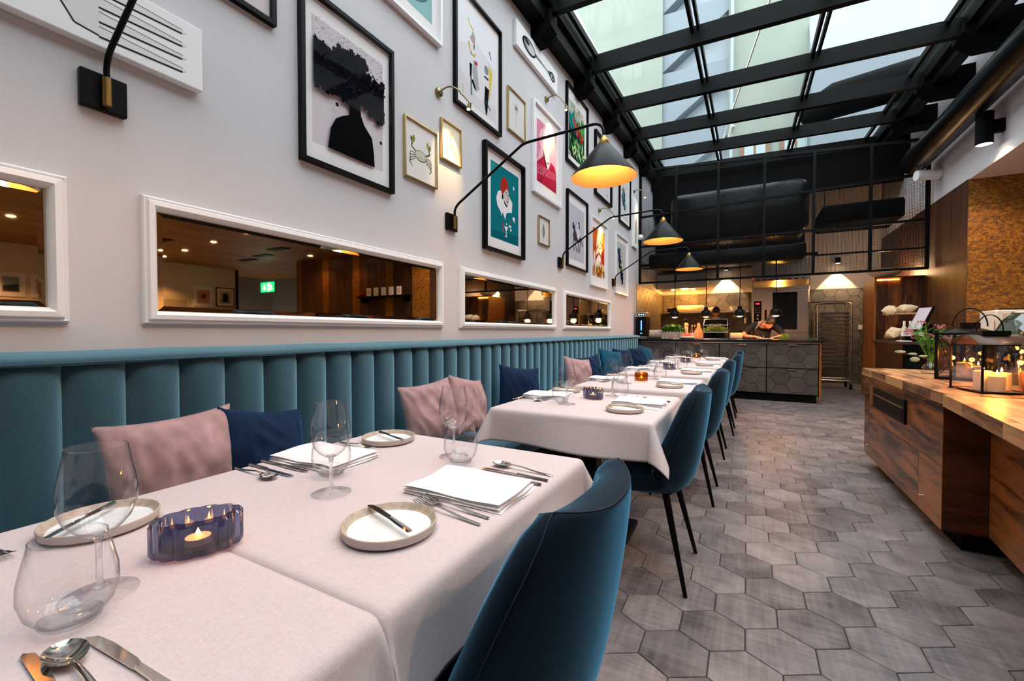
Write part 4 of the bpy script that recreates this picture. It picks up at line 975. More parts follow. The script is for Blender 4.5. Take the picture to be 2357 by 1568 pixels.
# heat lamps hanging over the counter
def heat_lamp(x, label):
    t = thing('heat_lamp', label, 'pendant lamp', (x, 8.7, 1.44), group='black heat lamps over the kitchen counter')
    MB().lathe([(.110,0),(.106,.008),(.092,.022),(.090,.075),(.080,.098),(.062,.110),(.058,.122),(.036,.124),(.036,.170),(.030,.178),(.001,.180)], 28).build('shade', BLACK, t, smooth=35)
    MB().lathe([(.110,0),(.108,-.003),(.106,0),(.108,.003),(.110,0)], 28).build('rim', CHROME, t, smooth=True)
    MB().lathe([(.09,.02),(.07,.08),(.02,.10)], 20).build('reflector', STEEL, t, smooth=True)
    MB().ell((0,0,.012), (.055,.055,.03)).build('bulb', emit('heat_bulb', '#ffb070', 6), t, smooth=True)
    MB().tube([(0,0,.178), (.003,0,.5), (0,0,.95)], .007, 8).build('cord', BLACKM, t, smooth=True)
    MB().lathe([(.001,.95),(.05,.95),(.05,1.0),(.001,1.0)], 16).build('ceiling_cup', BLACKM, t)
    lamp('heat_light', t, (0,0,-.04), 7, '#ffa860', .05)
for x, lab in ((.755, 'leftmost black heat lamp above the basil'), (1.30, 'second black heat lamp, in front of the cook\'s back'), (1.85, 'third black heat lamp from the left'), (2.40, 'rightmost black heat lamp above the leaning chef')): heat_lamp(x, lab)
tag(MB().box(.1, 2.98, 8.66, 8.74, 2.44, 2.48).build('lamp_rail', BLACKM), 'black rail the heat lamps hang from behind the mesh screen', 'rail')

# ================================================================== WIRE MESH SCREEN
ms = thing('mesh_screen', 'black steel grid screen with wire mesh above the kitchen counter', 'screen', (0, 9.05, 0))
MX = [.025, .72, 1.47, 2.22, 2.96, 3.73, 4.43]; ZB = 2.16
ztop = lambda x: 4.46-.066*x
ZR = [2.92, 3.60]
for x in MX:
    w_ = .05 if x in (.025, 4.43) else .045
    MB().box(x-w_/2, x+w_/2, -.02, .02, ZB, ztop(x)).build('upright', BLACK, ms)
def cross(x0, x1, za, zb_, h=.045): MB().prism([(x0, za-h/2), (x1, zb_-h/2), (x1, zb_+h/2), (x0, za+h/2)], -.018, .018, lambda a, b, d: (a, d, b)).build('crossbar', BLACK, ms)
cross(0, 4.45, ztop(0), ztop(4.45)); cross(0, 4.45, ZB, ZB, .04); cross(0, 4.45, 2.90, 2.92, .04); cross(0, 4.45, 3.50, 3.64, .04)
cross(2.96, 4.43, 2.48, 2.48, .03)
zr = [lambda x: ZB+.02, lambda x: 2.905, lambda x: 3.50+.031*x, lambda x: ztop(x)-.02]
for c in range(6):
    x0, x1 = MX[c]+.022, MX[c+1]-.022
    for r_ in range(3):
        z0, z1 = zr[r_]((x0+x1)/2), zr[r_+1]((x0+x1)/2); b = MB(); p = .0185; tk = .0021
        x = x0+p
        while x < x1: b.add([(x-tk,.004,z0),(x+tk,.004,z0),(x+tk,.004,z1),(x-tk,.004,z1),(x,.008,z0),(x,.008,z1)], [(0,1,2,3),(1,4,5,2),(4,0,3,5)]); x += p
        z = z0+p
        while z < z1: b.add([(x0,.006,z-tk),(x1,.006,z-tk),(x1,.006,z+tk),(x0,.006,z+tk),(x0,.010,z),(x1,.010,z)], [(0,1,2,3),(3,2,5,4),(4,5,1,0)]); z += p
        tag(b.build('wire_mesh', mat('mesh_wire', '#040404', .6, spec=.1), ms), kind='stuff')
# ducts behind the mesh
WRAP = mat('black_foil', '#050608', .32, bump=.6, bscale=9, spec=.35)
def duct(label, pts, r, name='air_duct', n=20, m=WRAP):
    return tag(MB().tube(pts, r, n).build(name, m, smooth=50), label, 'duct')
d1 = MB().box(.55, 2.94, 9.35, 10.7, 2.98, 3.98).build('air_duct', WRAP, bevel=.16, smooth=60); tag(d1, 'large black foil-wrapped air duct behind the mesh screen', 'duct')
def hung(o, pts, zt):
    for x, y_, z in pts: MB().tube([(x, y_, z), (x, y_, zt)], .008, 6).build('hanger_rod', BLACKM, o)
hung(d1, [(.9, 10.55, 3.9), (2.6, 10.55, 3.9)], 4.3)
d2 = MB().box(.12, 2.9, 9.4, 10.0, 2.50, 2.80).build('air_duct', WRAP, bevel=.05, smooth=60); tag(d2, 'long low black duct above the heat lamps', 'duct')
d3 = MB().box(3.15, 4.3, 9.6, 10.6, 3.12, 3.45).build('air_duct', BLACKM, bevel=.04, smooth=60); tag(d3, 'black box duct behind the right of the mesh screen', 'duct')
MB().box(-.15, 4.6, 10.5, 10.62, 3.98, 4.7).build('ceiling_beam', BLACKM)['kind'] = 'structure'
hung(d2, [(.6, 9.7, 2.79), (2.4, 9.7, 2.79)], 3.1); hung(d3, [(3.3, 10.55, 3.4), (4.2, 10.55, 3.4)], 4.1)
d4 = MB().box(.05, 3.0, 10.75, 11.9, 2.72, 4.0).build('air_duct', BLACKM); tag(d4, 'dark extraction box over the back of the kitchen', 'duct')
duct('black insulated duct running along the right wall under the roof', [(4.24, -2.9, 3.86), (4.24, 4, 3.86), (4.24, 9.0, 3.80)], .17)
t = thing('wall_spot', 'white tubular wall fitting by the mesh screen', 'spotlight', (4.49, 8.75, 3.52))
MB().tube([(-.02,0,0), (-.30,-.07,.0)], .075, 20).build('tube', WHITE, t, smooth=50); MB().box(-.03, 0, -.04, .04, -.05, .05).build('mount', BLACK, t)
t = thing('pipe_fitting', 'small steel wall fitting at the left end of the mesh screen', 'fitting', (0, 9.3, 2.55))
MB().box(.0, .04, -.05, .05, -.08, .08).build('box', STEEL, t); MB().tube([(.04,0,-.06), (.9,0,-.06)], .015, 8).build('pipe', BLACK, t)

# ================================================================== KITCHEN BACK
hood = thing('extractor_hood', 'steel extractor hood at the left above the shelf', 'hood', (0, 11.0, 2.2))
MB().prism([(0, .0), (0, .34), (.98, .34), (.98, .16), (.7, .0)], .02, 1.12, lambda a, b, d: (d, a, b)).build('canopy', STEEL, hood)
for k in range(6): MB().box(.06+k*.15, .17+k*.15, .08, .6, .015, .03).build('filter', STEEL, hood)
for x in (.35, .8): MB().lathe([(.001,-.004),(.05,-.004),(.05,.004),(.001,.004)], 16, (x, .35, -.006)).build('hood_lamp', emit('hood_bulb', '#ffd08a', 14), hood)
lamp('hood_light', hood, (.6, .45, -.06), 34, '#ffae50', .08)
ov = thing('combi_oven', 'tall steel combi oven with dark glass door', 'oven', (2.06, 11.2, .85))
MB().box(0, 1.08, 0, .78, 0, 1.3).build('body', STEEL, ov, bevel=.006)
cp = MB().box(.04, .19, -.012, .002, .42, 1.0).build('control_panel', BLACK, ov)
MB().box(.075, .155, -.016, -.012, .925, .96).build('display', emit('oven_display', '#c02848', 1.6), cp)
for k in range(3):
    for z in (.74, .79, .84): MB().box(.065+k*.04, .085+k*.04, -.015, -.012, z, z+.014).build('button', STEEL, cp)
for z in (.60, .68): MB().tube([(.115,-.012,z), (.115,-.035,z)], .022, 14).build('knob', STEEL, cp)
MB().box(.08, .15, -.014, -.012, .46, .48).build('badge_plate', WHITE, cp)
dr = MB().box(.225, 1.06, -.03, .0, .30, 1.22).build('door', STEEL, ov, bevel=.004)
MB().box(.40, .86, -.034, -.03, .36, 1.18).build('door_glass', mat('oven_glass', '#0b0908', .08), dr)
MB().box(.25, .29, -.075, -.05, .55, .80).box(.26, .28, -.05, -.03, .57, .60).box(.26, .28, -.05, -.03, .75, .78).build('door_handle', BLACK, dr)
MB().box(.02, 1.06, -.02, .0, .18, .26).build('lower_rail', STEEL, ov)
st = thing('oven_stand', 'steel perforated stand under the combi oven', 'stand', (2.06, 11.2, 0))
MB().box(.02, 1.06, .02, .76, .05, .845).build('body', STEEL, st)
for k in range(8):
    for z in (.62, .70, .78): MB().box(.1+k*.115, .125+k*.115, .014, .021, z, z+.035).build('slot', BLACKM, st)
oh = thing('oven_hood', 'steel condensation hood above the combi oven', 'hood', (2.06, 11.1, 2.19))
MB().box(0, 1.08, 0, .88, .10, .55).build('canopy', STEEL, oh)
MB().box(0, .03, -.02, .88, .0, .10).box(1.05, 1.08, -.02, .88, 0, .10).box(0, 1.08, .5, .88, .0, .1).build('skirt', STEEL, oh)
for k in range(8): MB().box(.08+k*.12, .15+k*.12, -.004, .002, .115, .135).build('vent_slot', BLACKM, oh)
MB().box(.01, .03, -.01, .0, .16, .19).build('warning_light', emit('red_lamp', '#ff2020', 5), oh)
lamp('oven_hood_light', oh, (.55, .3, .04), 14, '#ffb040', .1)
sh = thing('wall_shelf', 'steel shelf on the tiled kitchen wall', 'shelf', (0, 11.6, 1.63))
MB().box(.05, 2.0, 0, .4, 0, .035).build('board', STEEL, sh)
for x in (.25, 1.9): MB().box(x, x+.03, .05, .4, -.12, 0).build('shelf_bracket', BLACK, sh)
def pot(name, label, cat, loc, prof, m, sx=1, sy=1, group=None): return tag(MB().lathe(prof, 24, (0,0,0), sx, sy).build(name, m, smooth=40, loc=loc), label, cat, group)
FOIL = mat('white_wrap', '#f3e6c4', .4, bump=.5, bscale=20)
tag(MB().box(.38, 1.02, 11.62, 11.9, 1.668, 1.83).build('bread_pack', FOIL, bevel=.05, smooth=60), 'large pale wrapped pack lying on the kitchen shelf', 'package')
tag(MB().box(1.04, 1.34, 11.65, 11.88, 1.668, 1.76).build('bread_pack', FOIL, bevel=.03, smooth=60), 'smaller pale box beside the wrapped pack on the shelf', 'package')
pot('cup', 'white cup standing at the right of the kitchen shelf', 'cup', (1.68, 11.75, 1.667), [(.001,0),(.055,0),(.075,.05),(.095,.10),(.088,.10),(.05,.01),(.001,.01)], WHITE)
t = thing('hand_blender', 'pale hand blender hanging at the end of the shelf', 'utensil', (1.93, 11.55, 1.36)); MB().tube([(0,0,0),(0,0,.12)], [.025,.02], 10).build('handle', WHITE, t); MB().tube([(0,0,.12),(0,0,.26)], .008, 8).build('rod', STEEL, t)
pot('dark_pan', 'dark pan at the left end of the kitchen shelf', 'pan', (.24, 11.78, 1.667), [(.001,0),(.09,0),(.11,.09),(.105,.09),(.085,.01),(.001,.01)], BLACK)
# back worktop
bwk = thing('back_worktop', 'steel worktop along the kitchen back wall', 'worktop', (0, 11.35, 0))
MB().box(.0, 2.03, 0, .64, .86, .9).build('top', STEEL, bwk); MB().box(.02, 2.0, .04, .62, .1, .86).build('body', STEEL, bwk)
# tray rack
rk = thing('tray_trolley', 'steel tray trolley standing right of the oven', 'trolley', (3.25, 10.85, 0))
for dy in (0, .5):
    path = [(0,dy,.16),(0,dy,1.66)]+arc((0,dy,1.66),(0,dy,1.76),(.10,dy,1.76),5)+[(.46,dy,1.76)]+arc((.46,dy,1.76),(.56,dy,1.76),(.56,dy,1.66),5)+[(.56,dy,.16)]
    MB().tube(path, .016, 10).build('frame_loop', STEEL, rk, smooth=True)
MB().tube([(.0,0,.17),(.0,.5,.17),(.56,.5,.17),(.56,0,.17),(.0,0,.17)], .014, 8).build('base_frame', STEEL, rk)
for k in range(15):
    z = .42+k*.078
    for x in (.02, .52): MB().box(x, x+.02, 0, .5, z, z+.02).build('runner', STEEL, rk)
for k in range(15):
    if k in (7,): continue
    z = .44+k*.078; MB().box(.035, .525, .01, .49, z, z+.004).box(.035, .525, .008, .014, z, z+.028).build('tray', mat('dark_tray', '#8f8376', .25, metal=1.0), rk)
MB().box(-.12, .60, -.03, .53, 1.785, 1.80).build('top_tray', STEEL, rk)
for dx in (0, .56):
    for dy in (0, .5):
        w_ = MB().tube([(dx-.018,dy,.06),(dx+.018,dy,.06)], .06, 18).build('wheel', BLACK, rk, smooth=40); MB().box(dx-.025, dx+.025, dy-.03, dy+.03, .11, .16).build('fork_plate', STEEL, w_)
t = thing('light_switch', 'white switch on the tiled wall beside the wooden cabinet', 'switch', (4.16, 12.0, 1.26)); MB().box(-.04,.04,-.03,.0,-.05,.05).build('plate', WHITE, t); MB().box(-.025,.025,-.036,-.03,-.03,.03).build('rocker', WHITE, t)
# small spots washing the back wall
for x, lab in ((1.5, 'wall washer spot above the cup on the shelf'), (3.72, 'wall washer spot above the tray trolley')):
    t = thing('wall_washer', lab, 'spotlight', (x, 11.84, 2.68)); MB().lathe([(.001,0),(.05,0),(.05,.12),(.001,.12)], 16).build('body', BLACK, t, smooth=40)
    MB().lathe([(.001,-.002),(.04,-.002)], 16).build('lens', emit('washer_lens', '#ffe8c0', 20), t)
    lamp('washer_light', t, (0,0,-.02), 60, '#ffdca8', .02, 78, .15)

# ================================================================== THINGS ON THE COUNTER
ZC = 1.031
wd = thing('water_dispenser', 'black water dispenser with a blue light strip on the counter', 'dispenser', (.045, 8.62, ZC))
MB().box(0, .205, 0, .34, .04, .42).build('body', BLACK, wd, bevel=.006); MB().box(-.003, .21, -.02, .34, 0, .04).build('drip_tray', STEEL, wd); hd = MB().box(-.003, .208, -.02, .34, .42, .51).build('head', STEEL, wd, bevel=.006)
MB().box(.03, .175, -.024, -.019, .445, .485).build('panel', BLACK, hd)
for k in range(3): MB().box(.055+k*.04, .075+k*.04, -.027, -.024, .458, .472).build('led', emit('blue_led', '#60b0ff', 12), hd)
MB().box(.095, .111, -.004, .001, .16, .35).build('light_strip', emit('blue_strip', '#3070ff', 10), wd); MB().box(.085, .12, -.004, .001, .095, .105).build('light_strip', emit('blue_strip', '#3070ff', 10), wd)
BARK = mat('birch_bark', '#b0a090', .9, noise=.5, nscale=14, stretch=(8,8,1), bump=.8, bscale=30)
t = thing('log_section', 'pale birch log lying beside the water dispenser', 'log', (.42, 8.72, ZC+.085)); MB().tube([(-.13,0,0),(.11,.03,0)], .085, 18).build('bark', BARK, t, smooth=50); MB().tube([(-.132,0,0),(-.129,0,0)], .074, 18).build('cut_end', mat('log_end', '#cbb894', .8, noise=.3, nscale=20), t)
def leafy(t, name, n, box, zr_, l, m, seed, wd_=.5):
    r = random.Random(seed); b = MB()
    for i in range(n):
        x = (r.random()-.5)*box[0]; y_ = (r.random()-.5)*box[1]; z = zr_[0]+(zr_[1]-zr_[0])*r.random()*(1-.5*(abs(x)/box[0]*2)**2); a = r.random()*2*pi; tl = (r.random()-.3)*1.1
        d = Vector((cos(a)*cos(tl), sin(a)*cos(tl), sin(tl))); s_ = Vector((-sin(a), cos(a), 0)); u_ = d.cross(s_); p = Vector((x, y_, z)); L_ = l*(.6+.8*r.random()); W_ = L_*wd_
        b.add([p, p+d*L_*.4+s_*W_*.5+u_*.003, p+d*L_*.5+u_*W_*.15*-1, p+d*L_*.4-s_*W_*.5+u_*.003, p+d*L_], [(0,1,2),(0,2,3),(1,4,2),(2,4,3)])
    return tag(b.build(name, m, t), kind='stuff')
pl = thing('basil_planter', 'birch bark planter full of basil on the counter', 'planter', (.715, 8.72, ZC))
b = MB()
for k in range(26):
    x = -.185+k*.0148; b.box(x, x+.0135, -.09-.006*(k % 3), -.08, 0, .12+.008*(k % 4))
b.box(-.185, .20, -.08, .08, 0, .115); b.build('trough', BARK, pl); leafy(pl, 'foliage', 380, (.36, .18), (.12, .27), .05, LEAF, 5, .7)
t = thing('pepper_mill', 'tall wooden pepper mill with a black head', 'pepper mill', (.955, 8.78, ZC)); MB().lathe([(.001,0),(.045,0),(.047,.02),(.036,.09),(.030,.16),(.034,.21),(.024,.225),(.038,.25),(.036,.28),(.022,.30),(.001,.30)], 20).build('body', mat('pale_wood', '#c8a070', .4), t, smooth=40); MB().lathe([(.001,.30),(.018,.30),(.028,.335),(.036,.36),(.034,.40),(.02,.42),(.001,.425)], 16).build('head', BLACK, t, smooth=40)
TOM = mat('tomato_skin', '#d0622c', .25)
bl = tag(MB().lathe([(.001,.002),(.10,.002),(.128,.02),(.130,.045),(.124,.05),(.118,.03),(.001,.022)], 28).build('shallow_bowl', mat('cream_bowl', '#e9dfd0', .5), smooth=40, loc=(1.0, 8.58, ZC)), 'shallow cream bowl of tomatoes on the counter', 'bowl')
for (x, y_, r_, lab) in ((.93, 8.56, .034, 'small left tomato in the cream bowl'), (1.03, 8.56, .043, 'large right tomato in the cream bowl'), (.975, 8.63, .036, 'tomato at the back of the cream bowl')):
    t = thing('tomato', lab, 'tomato', (x, y_, ZC+.03), group='tomatoes in the cream bowl'); MB().ell((0,0,r_*.9), (r_,r_,r_*.88), 16, 10).build('flesh', TOM, t, smooth=True); MB().lathe([(.001,r_*1.72),(.012,r_*1.80),(.002,r_*1.86)], 5).build('stem', LEAF, t)
tag(MB().prism([(-.085,0),(.085,0),(.088,.05),(.07,.14),(.030,.22),(.024,.28),(.0,.30),(-.024,.28),(-.030,.22),(-.07,.14),(-.088,.05)], -.012, .012, lambda a, c, d: (a, d+.15*c, c)).build('cutting_board', wood('board_wood', '#7a4c28', '#c89058', 2, 'Z', .5), loc=(1.165, 8.78, ZC)), 'paddle-shaped wooden cutting board leaning on the counter', 'cutting board')
for (x, y_, c, lab) in ((1.045, 8.86, '#7a4a1a', 'oil bottle with yellow cap behind the tomatoes'), (1.09, 8.90, '#1c0e0a', 'dark sauce bottle next to the cutting board')):
    t = thing('sauce_bottle', lab, 'bottle', (x, y_, ZC), group='sauce bottles on the counter'); MB().lathe([(.001,0),(.03,0),(.03,.15),(.013,.20),(.013,.235),(.001,.235)], 16).build('body', mat('bottle_'+c, c, .15), t, smooth=40); MB().lathe([(.015,.225),(.015,.26),(.001,.26)], 12).build('cap', mat('yellow_cap', '#c8a83a', .4), t); MB().lathe([(.0305,.05),(.0305,.11)], 16).build('paper_label', WHITE, t, smooth=True)
hp = thing('rosemary_carrier', 'wire carrier with two pots of rosemary on the counter', 'planter', (1.465, 8.7, ZC))
for x in (-.11, .07): MB().lathe([(.001,0),(.075,0),(.085,.13),(.078,.13),(.001,.11)], 20, (x,0,0), 1.15, .9).build('pot', BLACK, hp, smooth=40)
MB().tube([(-.2,-.09,.0),(-.2,-.09,.25),(-.19,0,.36),(.19,0,.36),(.2,-.09,.25),(.2,-.09,0),(-.2,-.09,0)], .006, 6).tube([(-.2,-.09,.12),(.2,-.09,.12)], .005, 6).tube([(-.2,-.09,.25),(.2,-.09,.25)], .004, 6).build('wire_frame', STEEL, hp)
leafy(hp, 'foliage', 900, (.40, .18), (.12, .24), .035, LEAF2, 8, .16)
tag(MB().box(1.69, 1.90, 8.8, 8.95, ZC, ZC+.11).build('paper_box', mat('kraft_cream', '#c9b48c', .6), bevel=.02, smooth=60), 'cream rounded box behind the rosemary', 'box')
t = thing('herb_bunch', 'bright green bunch of dill beside the chef', 'herbs', (2.53, 8.62, ZC)); leafy(t, 'fronds', 420, (.12, .1), (.0, .10), .03, mat('dill_green', '#9fc23a', .5), 4, .12)
t = thing('herb_sprigs', 'small dark herb sprigs at the right end of the counter', 'herbs', (2.88, 8.6, ZC)); leafy(t, 'fronds', 90, (.16, .1), (.0, .035), .03, LEAF, 9, .25)
tag(MB().lathe([(.001,0),(.1,0),(.125,.012),(.12,.014),(.001,.006)], 28).build('serving_plate', WHITE, smooth=40, loc=(2.26, 8.72, ZC)), 'flat white plate under the leaning chef\'s hands', 'plate')

# ================================================================== PEOPLE
SKIN = mat('skin', '#c98a66', .5, sss=.1); HAIR = mat('dark_hair', '#0d0805', .6, bump=.9, bscale=120); SHIRT = mat('black_shirt', '#0c0b0c', .85); APRON = mat('grey_apron', '#4c4644', .85)
def skinned(name, verts, edges, root, m, parent=None, sub=2):
    me = bpy.data.meshes.new(name); me.from_pydata([v[:3] for v in verts], edges, []); o = bpy.data.objects.new(name, me); COL.objects.link(o)
    sk = o.modifiers.new('skin', 'SKIN'); sk.use_smooth_shade = True
    for i, v in enumerate(verts):
        d = me.skin_vertices[0].data[i]; r_ = v[3] if isinstance(v[3], tuple) else (v[3], v[3]); d.radius = r_; d.use_root = (i == root)
    s = o.modifiers.new('sub', 'SUBSURF'); s.levels = sub; s.render_levels = sub
    dg = bpy.context.evaluated_depsgraph_get(); nm = bpy.data.meshes.new_from_object(o.evaluated_get(dg)); nm.name = name
    bpy.data.objects.remove(o); nm.materials.clear(); nm.materials.append(m); nm.polygons.foreach_set('use_smooth', [True]*len(nm.polygons))
    return link(name, nm, parent)
def hand(V, E, wrist_i, w_, d, side, nrm, s=1.0):
    """palm and five bent fingers grown from the wrist vertex"""
    w_, d, side, nrm = Vector(w_), Vector(d).normalized(), Vector(side).normalized(), Vector(nrm).normalized()
    def av(p, r, prev): V.append((*p, r)); E.append((prev, len(V)-1)); return len(V)-1
    p0 = av(w_+d*.035*s, (.026*s, .014*s), wrist_i); p1 = av(w_+d*.07*s, (.034*s, .012*s), p0)
    for k, (off, l) in enumerate(((-.027,.060),(-.009,.072),(.009,.068),(.026,.052))):
        q = w_+d*.088*s+side*off*s; a = av(q, .0085*s, p1); b_ = av(q+d*l*.5*s-nrm*.010*s, .0078*s, a); av(q+d*l*.85*s-nrm*.034*s, .0065*s, b_)
    q = w_+d*.035*s-side*.034*s; a = av(q, .010*s, p0); b_ = av(q+d*.025*s-side*.014*s-nrm*.012*s, .009*s, a); av(q+d*.050*s-side*.012*s-nrm*.024*s, .0075*s, b_)
def headmesh(parent, loc, rot, s=1.0, hair=True, face=True):
    """head built around its centre, looking along -y before rotation"""
    b = MB()
    def pt(u, v):
        th = 2*pi*u; ph = pi*v; z = -cos(ph); r_ = sin(ph)
        x = .075*r_*sin(th); y_ = -.095*r_*cos(th); zz = .115*z
        fr = max(0, cos(th))*r_
        if z < -.1: x *= 1-.28*min(1, (-z-.1))*1.2; y_ = y_*(1-.10*(-z)) - .012*fr*(-z)
        nose = math.exp(-((x/.016)**2)-((zz+.012)/.030)**2)*fr; y_ -= .026*nose
        eye = sum(math.exp(-(((x-sx*.030)/.016)**2)-((zz-.016)/.012)**2) for sx in (-1, 1))*fr; y_ += .010*eye
        brow = sum(math.exp(-(((x-sx*.028)/.022)**2)-((zz-.034)/.010)**2) for sx in (-1, 1))*fr; y_ -= .005*brow
        lip = math.exp(-((x/.024)**2)-((zz+.056)/.009)**2)*fr; y_ -= .006*lip; chin = math.exp(-((x/.03)**2)-((zz+.098)/.02)**2)*fr; y_ -= .012*chin
        return (x, y_, zz)
    b.grid(pt, 48, 32); b.v = [(v[0]*s, v[1]*s, v[2]*s) for v in b.v]
    for sx in (-1, 1): b.ell((sx*.076*s, .008*s, -.002*s), (.010*s,.020*s,.032*s), 10, 8)
    h = b.build('head', SKIN, parent, smooth=80, merge=True); h.location = loc; h.rotation_euler = rot
    def cap(u, v):
        th = 2*pi*u; ph = pi*v; z = -cos(ph); r_ = sin(ph); fr = max(0, cos(th))
        lim = -.35+.80*fr**1.5+.25*abs(sin(th))**6*(.6)
        k = 1.13+.05*max(0, z) if z > lim else .90
        n_ = (.014*noise.noise(Vector((sin(th)*3, cos(th)*3, ph*3)))+.006*sin(th*17-ph*11))*r_
        return ((.075*k+n_)*r_*sin(th)*s, (-.095*k+n_)*r_*cos(th)*s+.004*s, .115*(k+.02)*z*s+.006*s)
    MB().grid(cap, 48, 32).build('hair', HAIR, h, smooth=80, merge=True)
    if face:
        fm = MB()
        for sx in (-1, 1): fm.ell((sx*.030*s, -.0835*s, .017*s), (.012*s,.006*s,.005*s), 10, 6); fm.ell((sx*.030*s, -.093*s, .036*s), (.020*s,.006*s,.005*s), 10, 6)
        fm.build('eyes_and_brows', HAIR, h, smooth=True)
        bb = MB(); bb.grid(lambda u, v: (lambda p: (p[0]*1.03*s, p[1]*1.03*s-.001, p[2]*1.02*s))(pt((u-.5)*.46 % 1 if False else ((u-.5)*.44), .06+.21*v)), 24, 10); bb.build('beard', mat('short_beard', '#3a241a', .8), h, smooth=True)
        MB().ell((0, -.103*s, -.058*s), (.020*s,.006*s,.005*s), 10, 6).build('mouth', mat('lips', '#9c5a4a', .5), h, smooth=True)
    return h
# leaning chef
c = thing('person', 'person in a black shirt and grey apron leaning over the counter', 'person', (0,0,0))
V = [(2.20,9.62,.95,(.15,.11)),(2.20,9.50,1.10,(.15,.11)),(2.22,9.34,1.22,(.155,.11)),(2.25,9.22,1.30,(.10,.08)),(2.285,9.12,1.34,(.055,.052)),
     (2.07,9.26,1.275,.058),(1.97,9.16,1.185,.046),(1.895,9.04,1.090,.038),(2.00,8.94,1.073,.034),(2.10,8.87,1.070,.024),
     (2.42,9.24,1.255,.058),(2.50,9.14,1.175,.046),(2.545,9.02,1.09,.038),(2.49,8.90,1.08,.034),(2.44,8.83,1.075,.024),
     (2.11,9.62,.86,.09),(2.10,9.60,.50,.062),(2.10,9.64,.10,.045),(2.10,9.55,.05,.04),(2.29,9.62,.86,.09),(2.30,9.60,.50,.062),(2.30,9.64,.10,.045),(2.30,9.55,.05,.04)]
Eg = [(0,1),(1,2),(2,3),(3,4),(3,5),(5,6),(6,7),(7,8),(8,9),(3,10),(10,11),(11,12),(12,13),(13,14),(0,15),(15,16),(16,17),(17,18),(0,19),(19,20),(20,21),(21,22)]
BV, BE = list(V), list(Eg)
hand(BV, BE, 9, V[9][:3], (.75,-.55,-.10), (.5,.8,0), (0,0,1)); hand(BV, BE, 14, V[14][:3], (-.75,-.6,-.12), (.5,-.8,0), (0,0,1))
skinned('body', BV, BE, 0, SKIN, c)
SV = [(v[0], v[1], v[2], tuple(q+.014 for q in v[3]) if isinstance(v[3], tuple) else v[3]+.012) for v in V]
idx = [0,1,2,3,5,6,10,11,12]; mp_ = {k: i for i, k in enumerate(idx)}
SV[4] = (*SV[4][:3], .05); idx = [0,1,2,3,5,6,10,11,12]
svs = [SV[k] for k in idx]; svs.append((1.922, 9.08, 1.125, .050)); svs.append((2.50, 8.92, 1.083, .042))
ses = [(mp_[a], mp_[b_]) for a, b_ in Eg if a in mp_ and b_ in mp_]+[(mp_[6], len(svs)-2), (mp_[12], len(svs)-1)]
skinned('shirt', svs, ses, 0, SHIRT, c)
tr = [SV[0], SV[15], SV[16], SV[17], SV[19], SV[20], SV[21]]; skinned('trousers', tr, [(0,1),(1,2),(2,3),(0,4),(4,5),(5,6)], 0, SHIRT, c)
# apron bib, following the chest, and its neck strap
def bib(u, v):
    a = (u-.5)*.26; z = .80+v*.44; yb = 9.455-max(0, (z-.9))*.62-.03*(1-(2*u-1)**2)
    return (2.20+a+.02*v, yb-.045, z)
o = MB().grid(bib, 10, 10).build('apron', APRON, c, smooth=True); md = o.modifiers.new('thickness', 'SOLIDIFY'); md.thickness = .006
MB().tube(arc((2.12,9.16,1.235), (2.17,9.07,1.31), (2.225,9.13,1.375), 6), .013, 8).build('apron_strap', mat('strap_grey', '#8d8580', .8), c, smooth=True)
headmesh(c, (2.325, 9.02, 1.315), (radians(48), radians(14), radians(24)), .95)
MB().tube([(2.215,8.80,1.045),(2.235,8.79,1.10)], .004, 6).build('tweezers', CHROME, c)
# cook with the back turned
c = thing('person', 'person in black with their back turned at the kitchen shelf', 'person', (1.35, 10.7, 0))
V = [(0,0,.95,(.14,.10)),(0,.0,1.15,(.145,.105)),(0,-.01,1.34,(.15,.10)),(0,0,1.44,(.09,.07)),(0,.01,1.50,.052),
     (-.18,0,1.39,.062),(-.22,.10,1.18,.048),(-.14,.30,1.08,.038),(-.10,.36,1.07,.027),(.18,0,1.39,.062),(.23,.10,1.18,.048),(.16,.30,1.08,.038),(.12,.36,1.07,.027),
     (-.09,0,.86,.09),(-.10,0,.5,.062),(-.10,.02,.03,.035),(.09,0,.86,.09),(.10,0,.5,.062),(.10,.02,.03,.035)]
Eg = [(0,1),(1,2),(2,3),(3,4),(3,5),(5,6),(6,7),(7,8),(3,9),(9,10),(10,11),(11,12),(0,13),(13,14),(14,15),(0,16),(16,17),(17,18)]
BV, BE = list(V), list(Eg); hand(BV, BE, 8, V[8][:3], (.3,.9,-.1), (1,-.3,0), (0,0,1)); hand(BV, BE, 12, V[12][:3], (-.3,.9,-.1), (1,.3,0), (0,0,1))
skinned('body', BV, BE, 0, SKIN, c)
SV = [(v[0], v[1], v[2], tuple(q+.014 for q in v[3]) if isinstance(v[3], tuple) else v[3]+.012) for v in V]
k_ = [0,1,2,3,5,6,9,10]; mp_ = {k: i for i, k in enumerate(k_)}; skinned('shirt', [SV[k] for k in k_], [(mp_[a], mp_[b_]) for a, b_ in Eg if a in mp_ and b_ in mp_], 0, SHIRT, c)
tr = [SV[k] for k in (0,13,14,15,16,17,18)]; skinned('trousers', tr, [(0,1),(1,2),(2,3),(0,4),(4,5),(5,6)], 0, SHIRT, c)
headmesh(c, (.0, .03, 1.60), (radians(14), 0, radians(160)), .95)
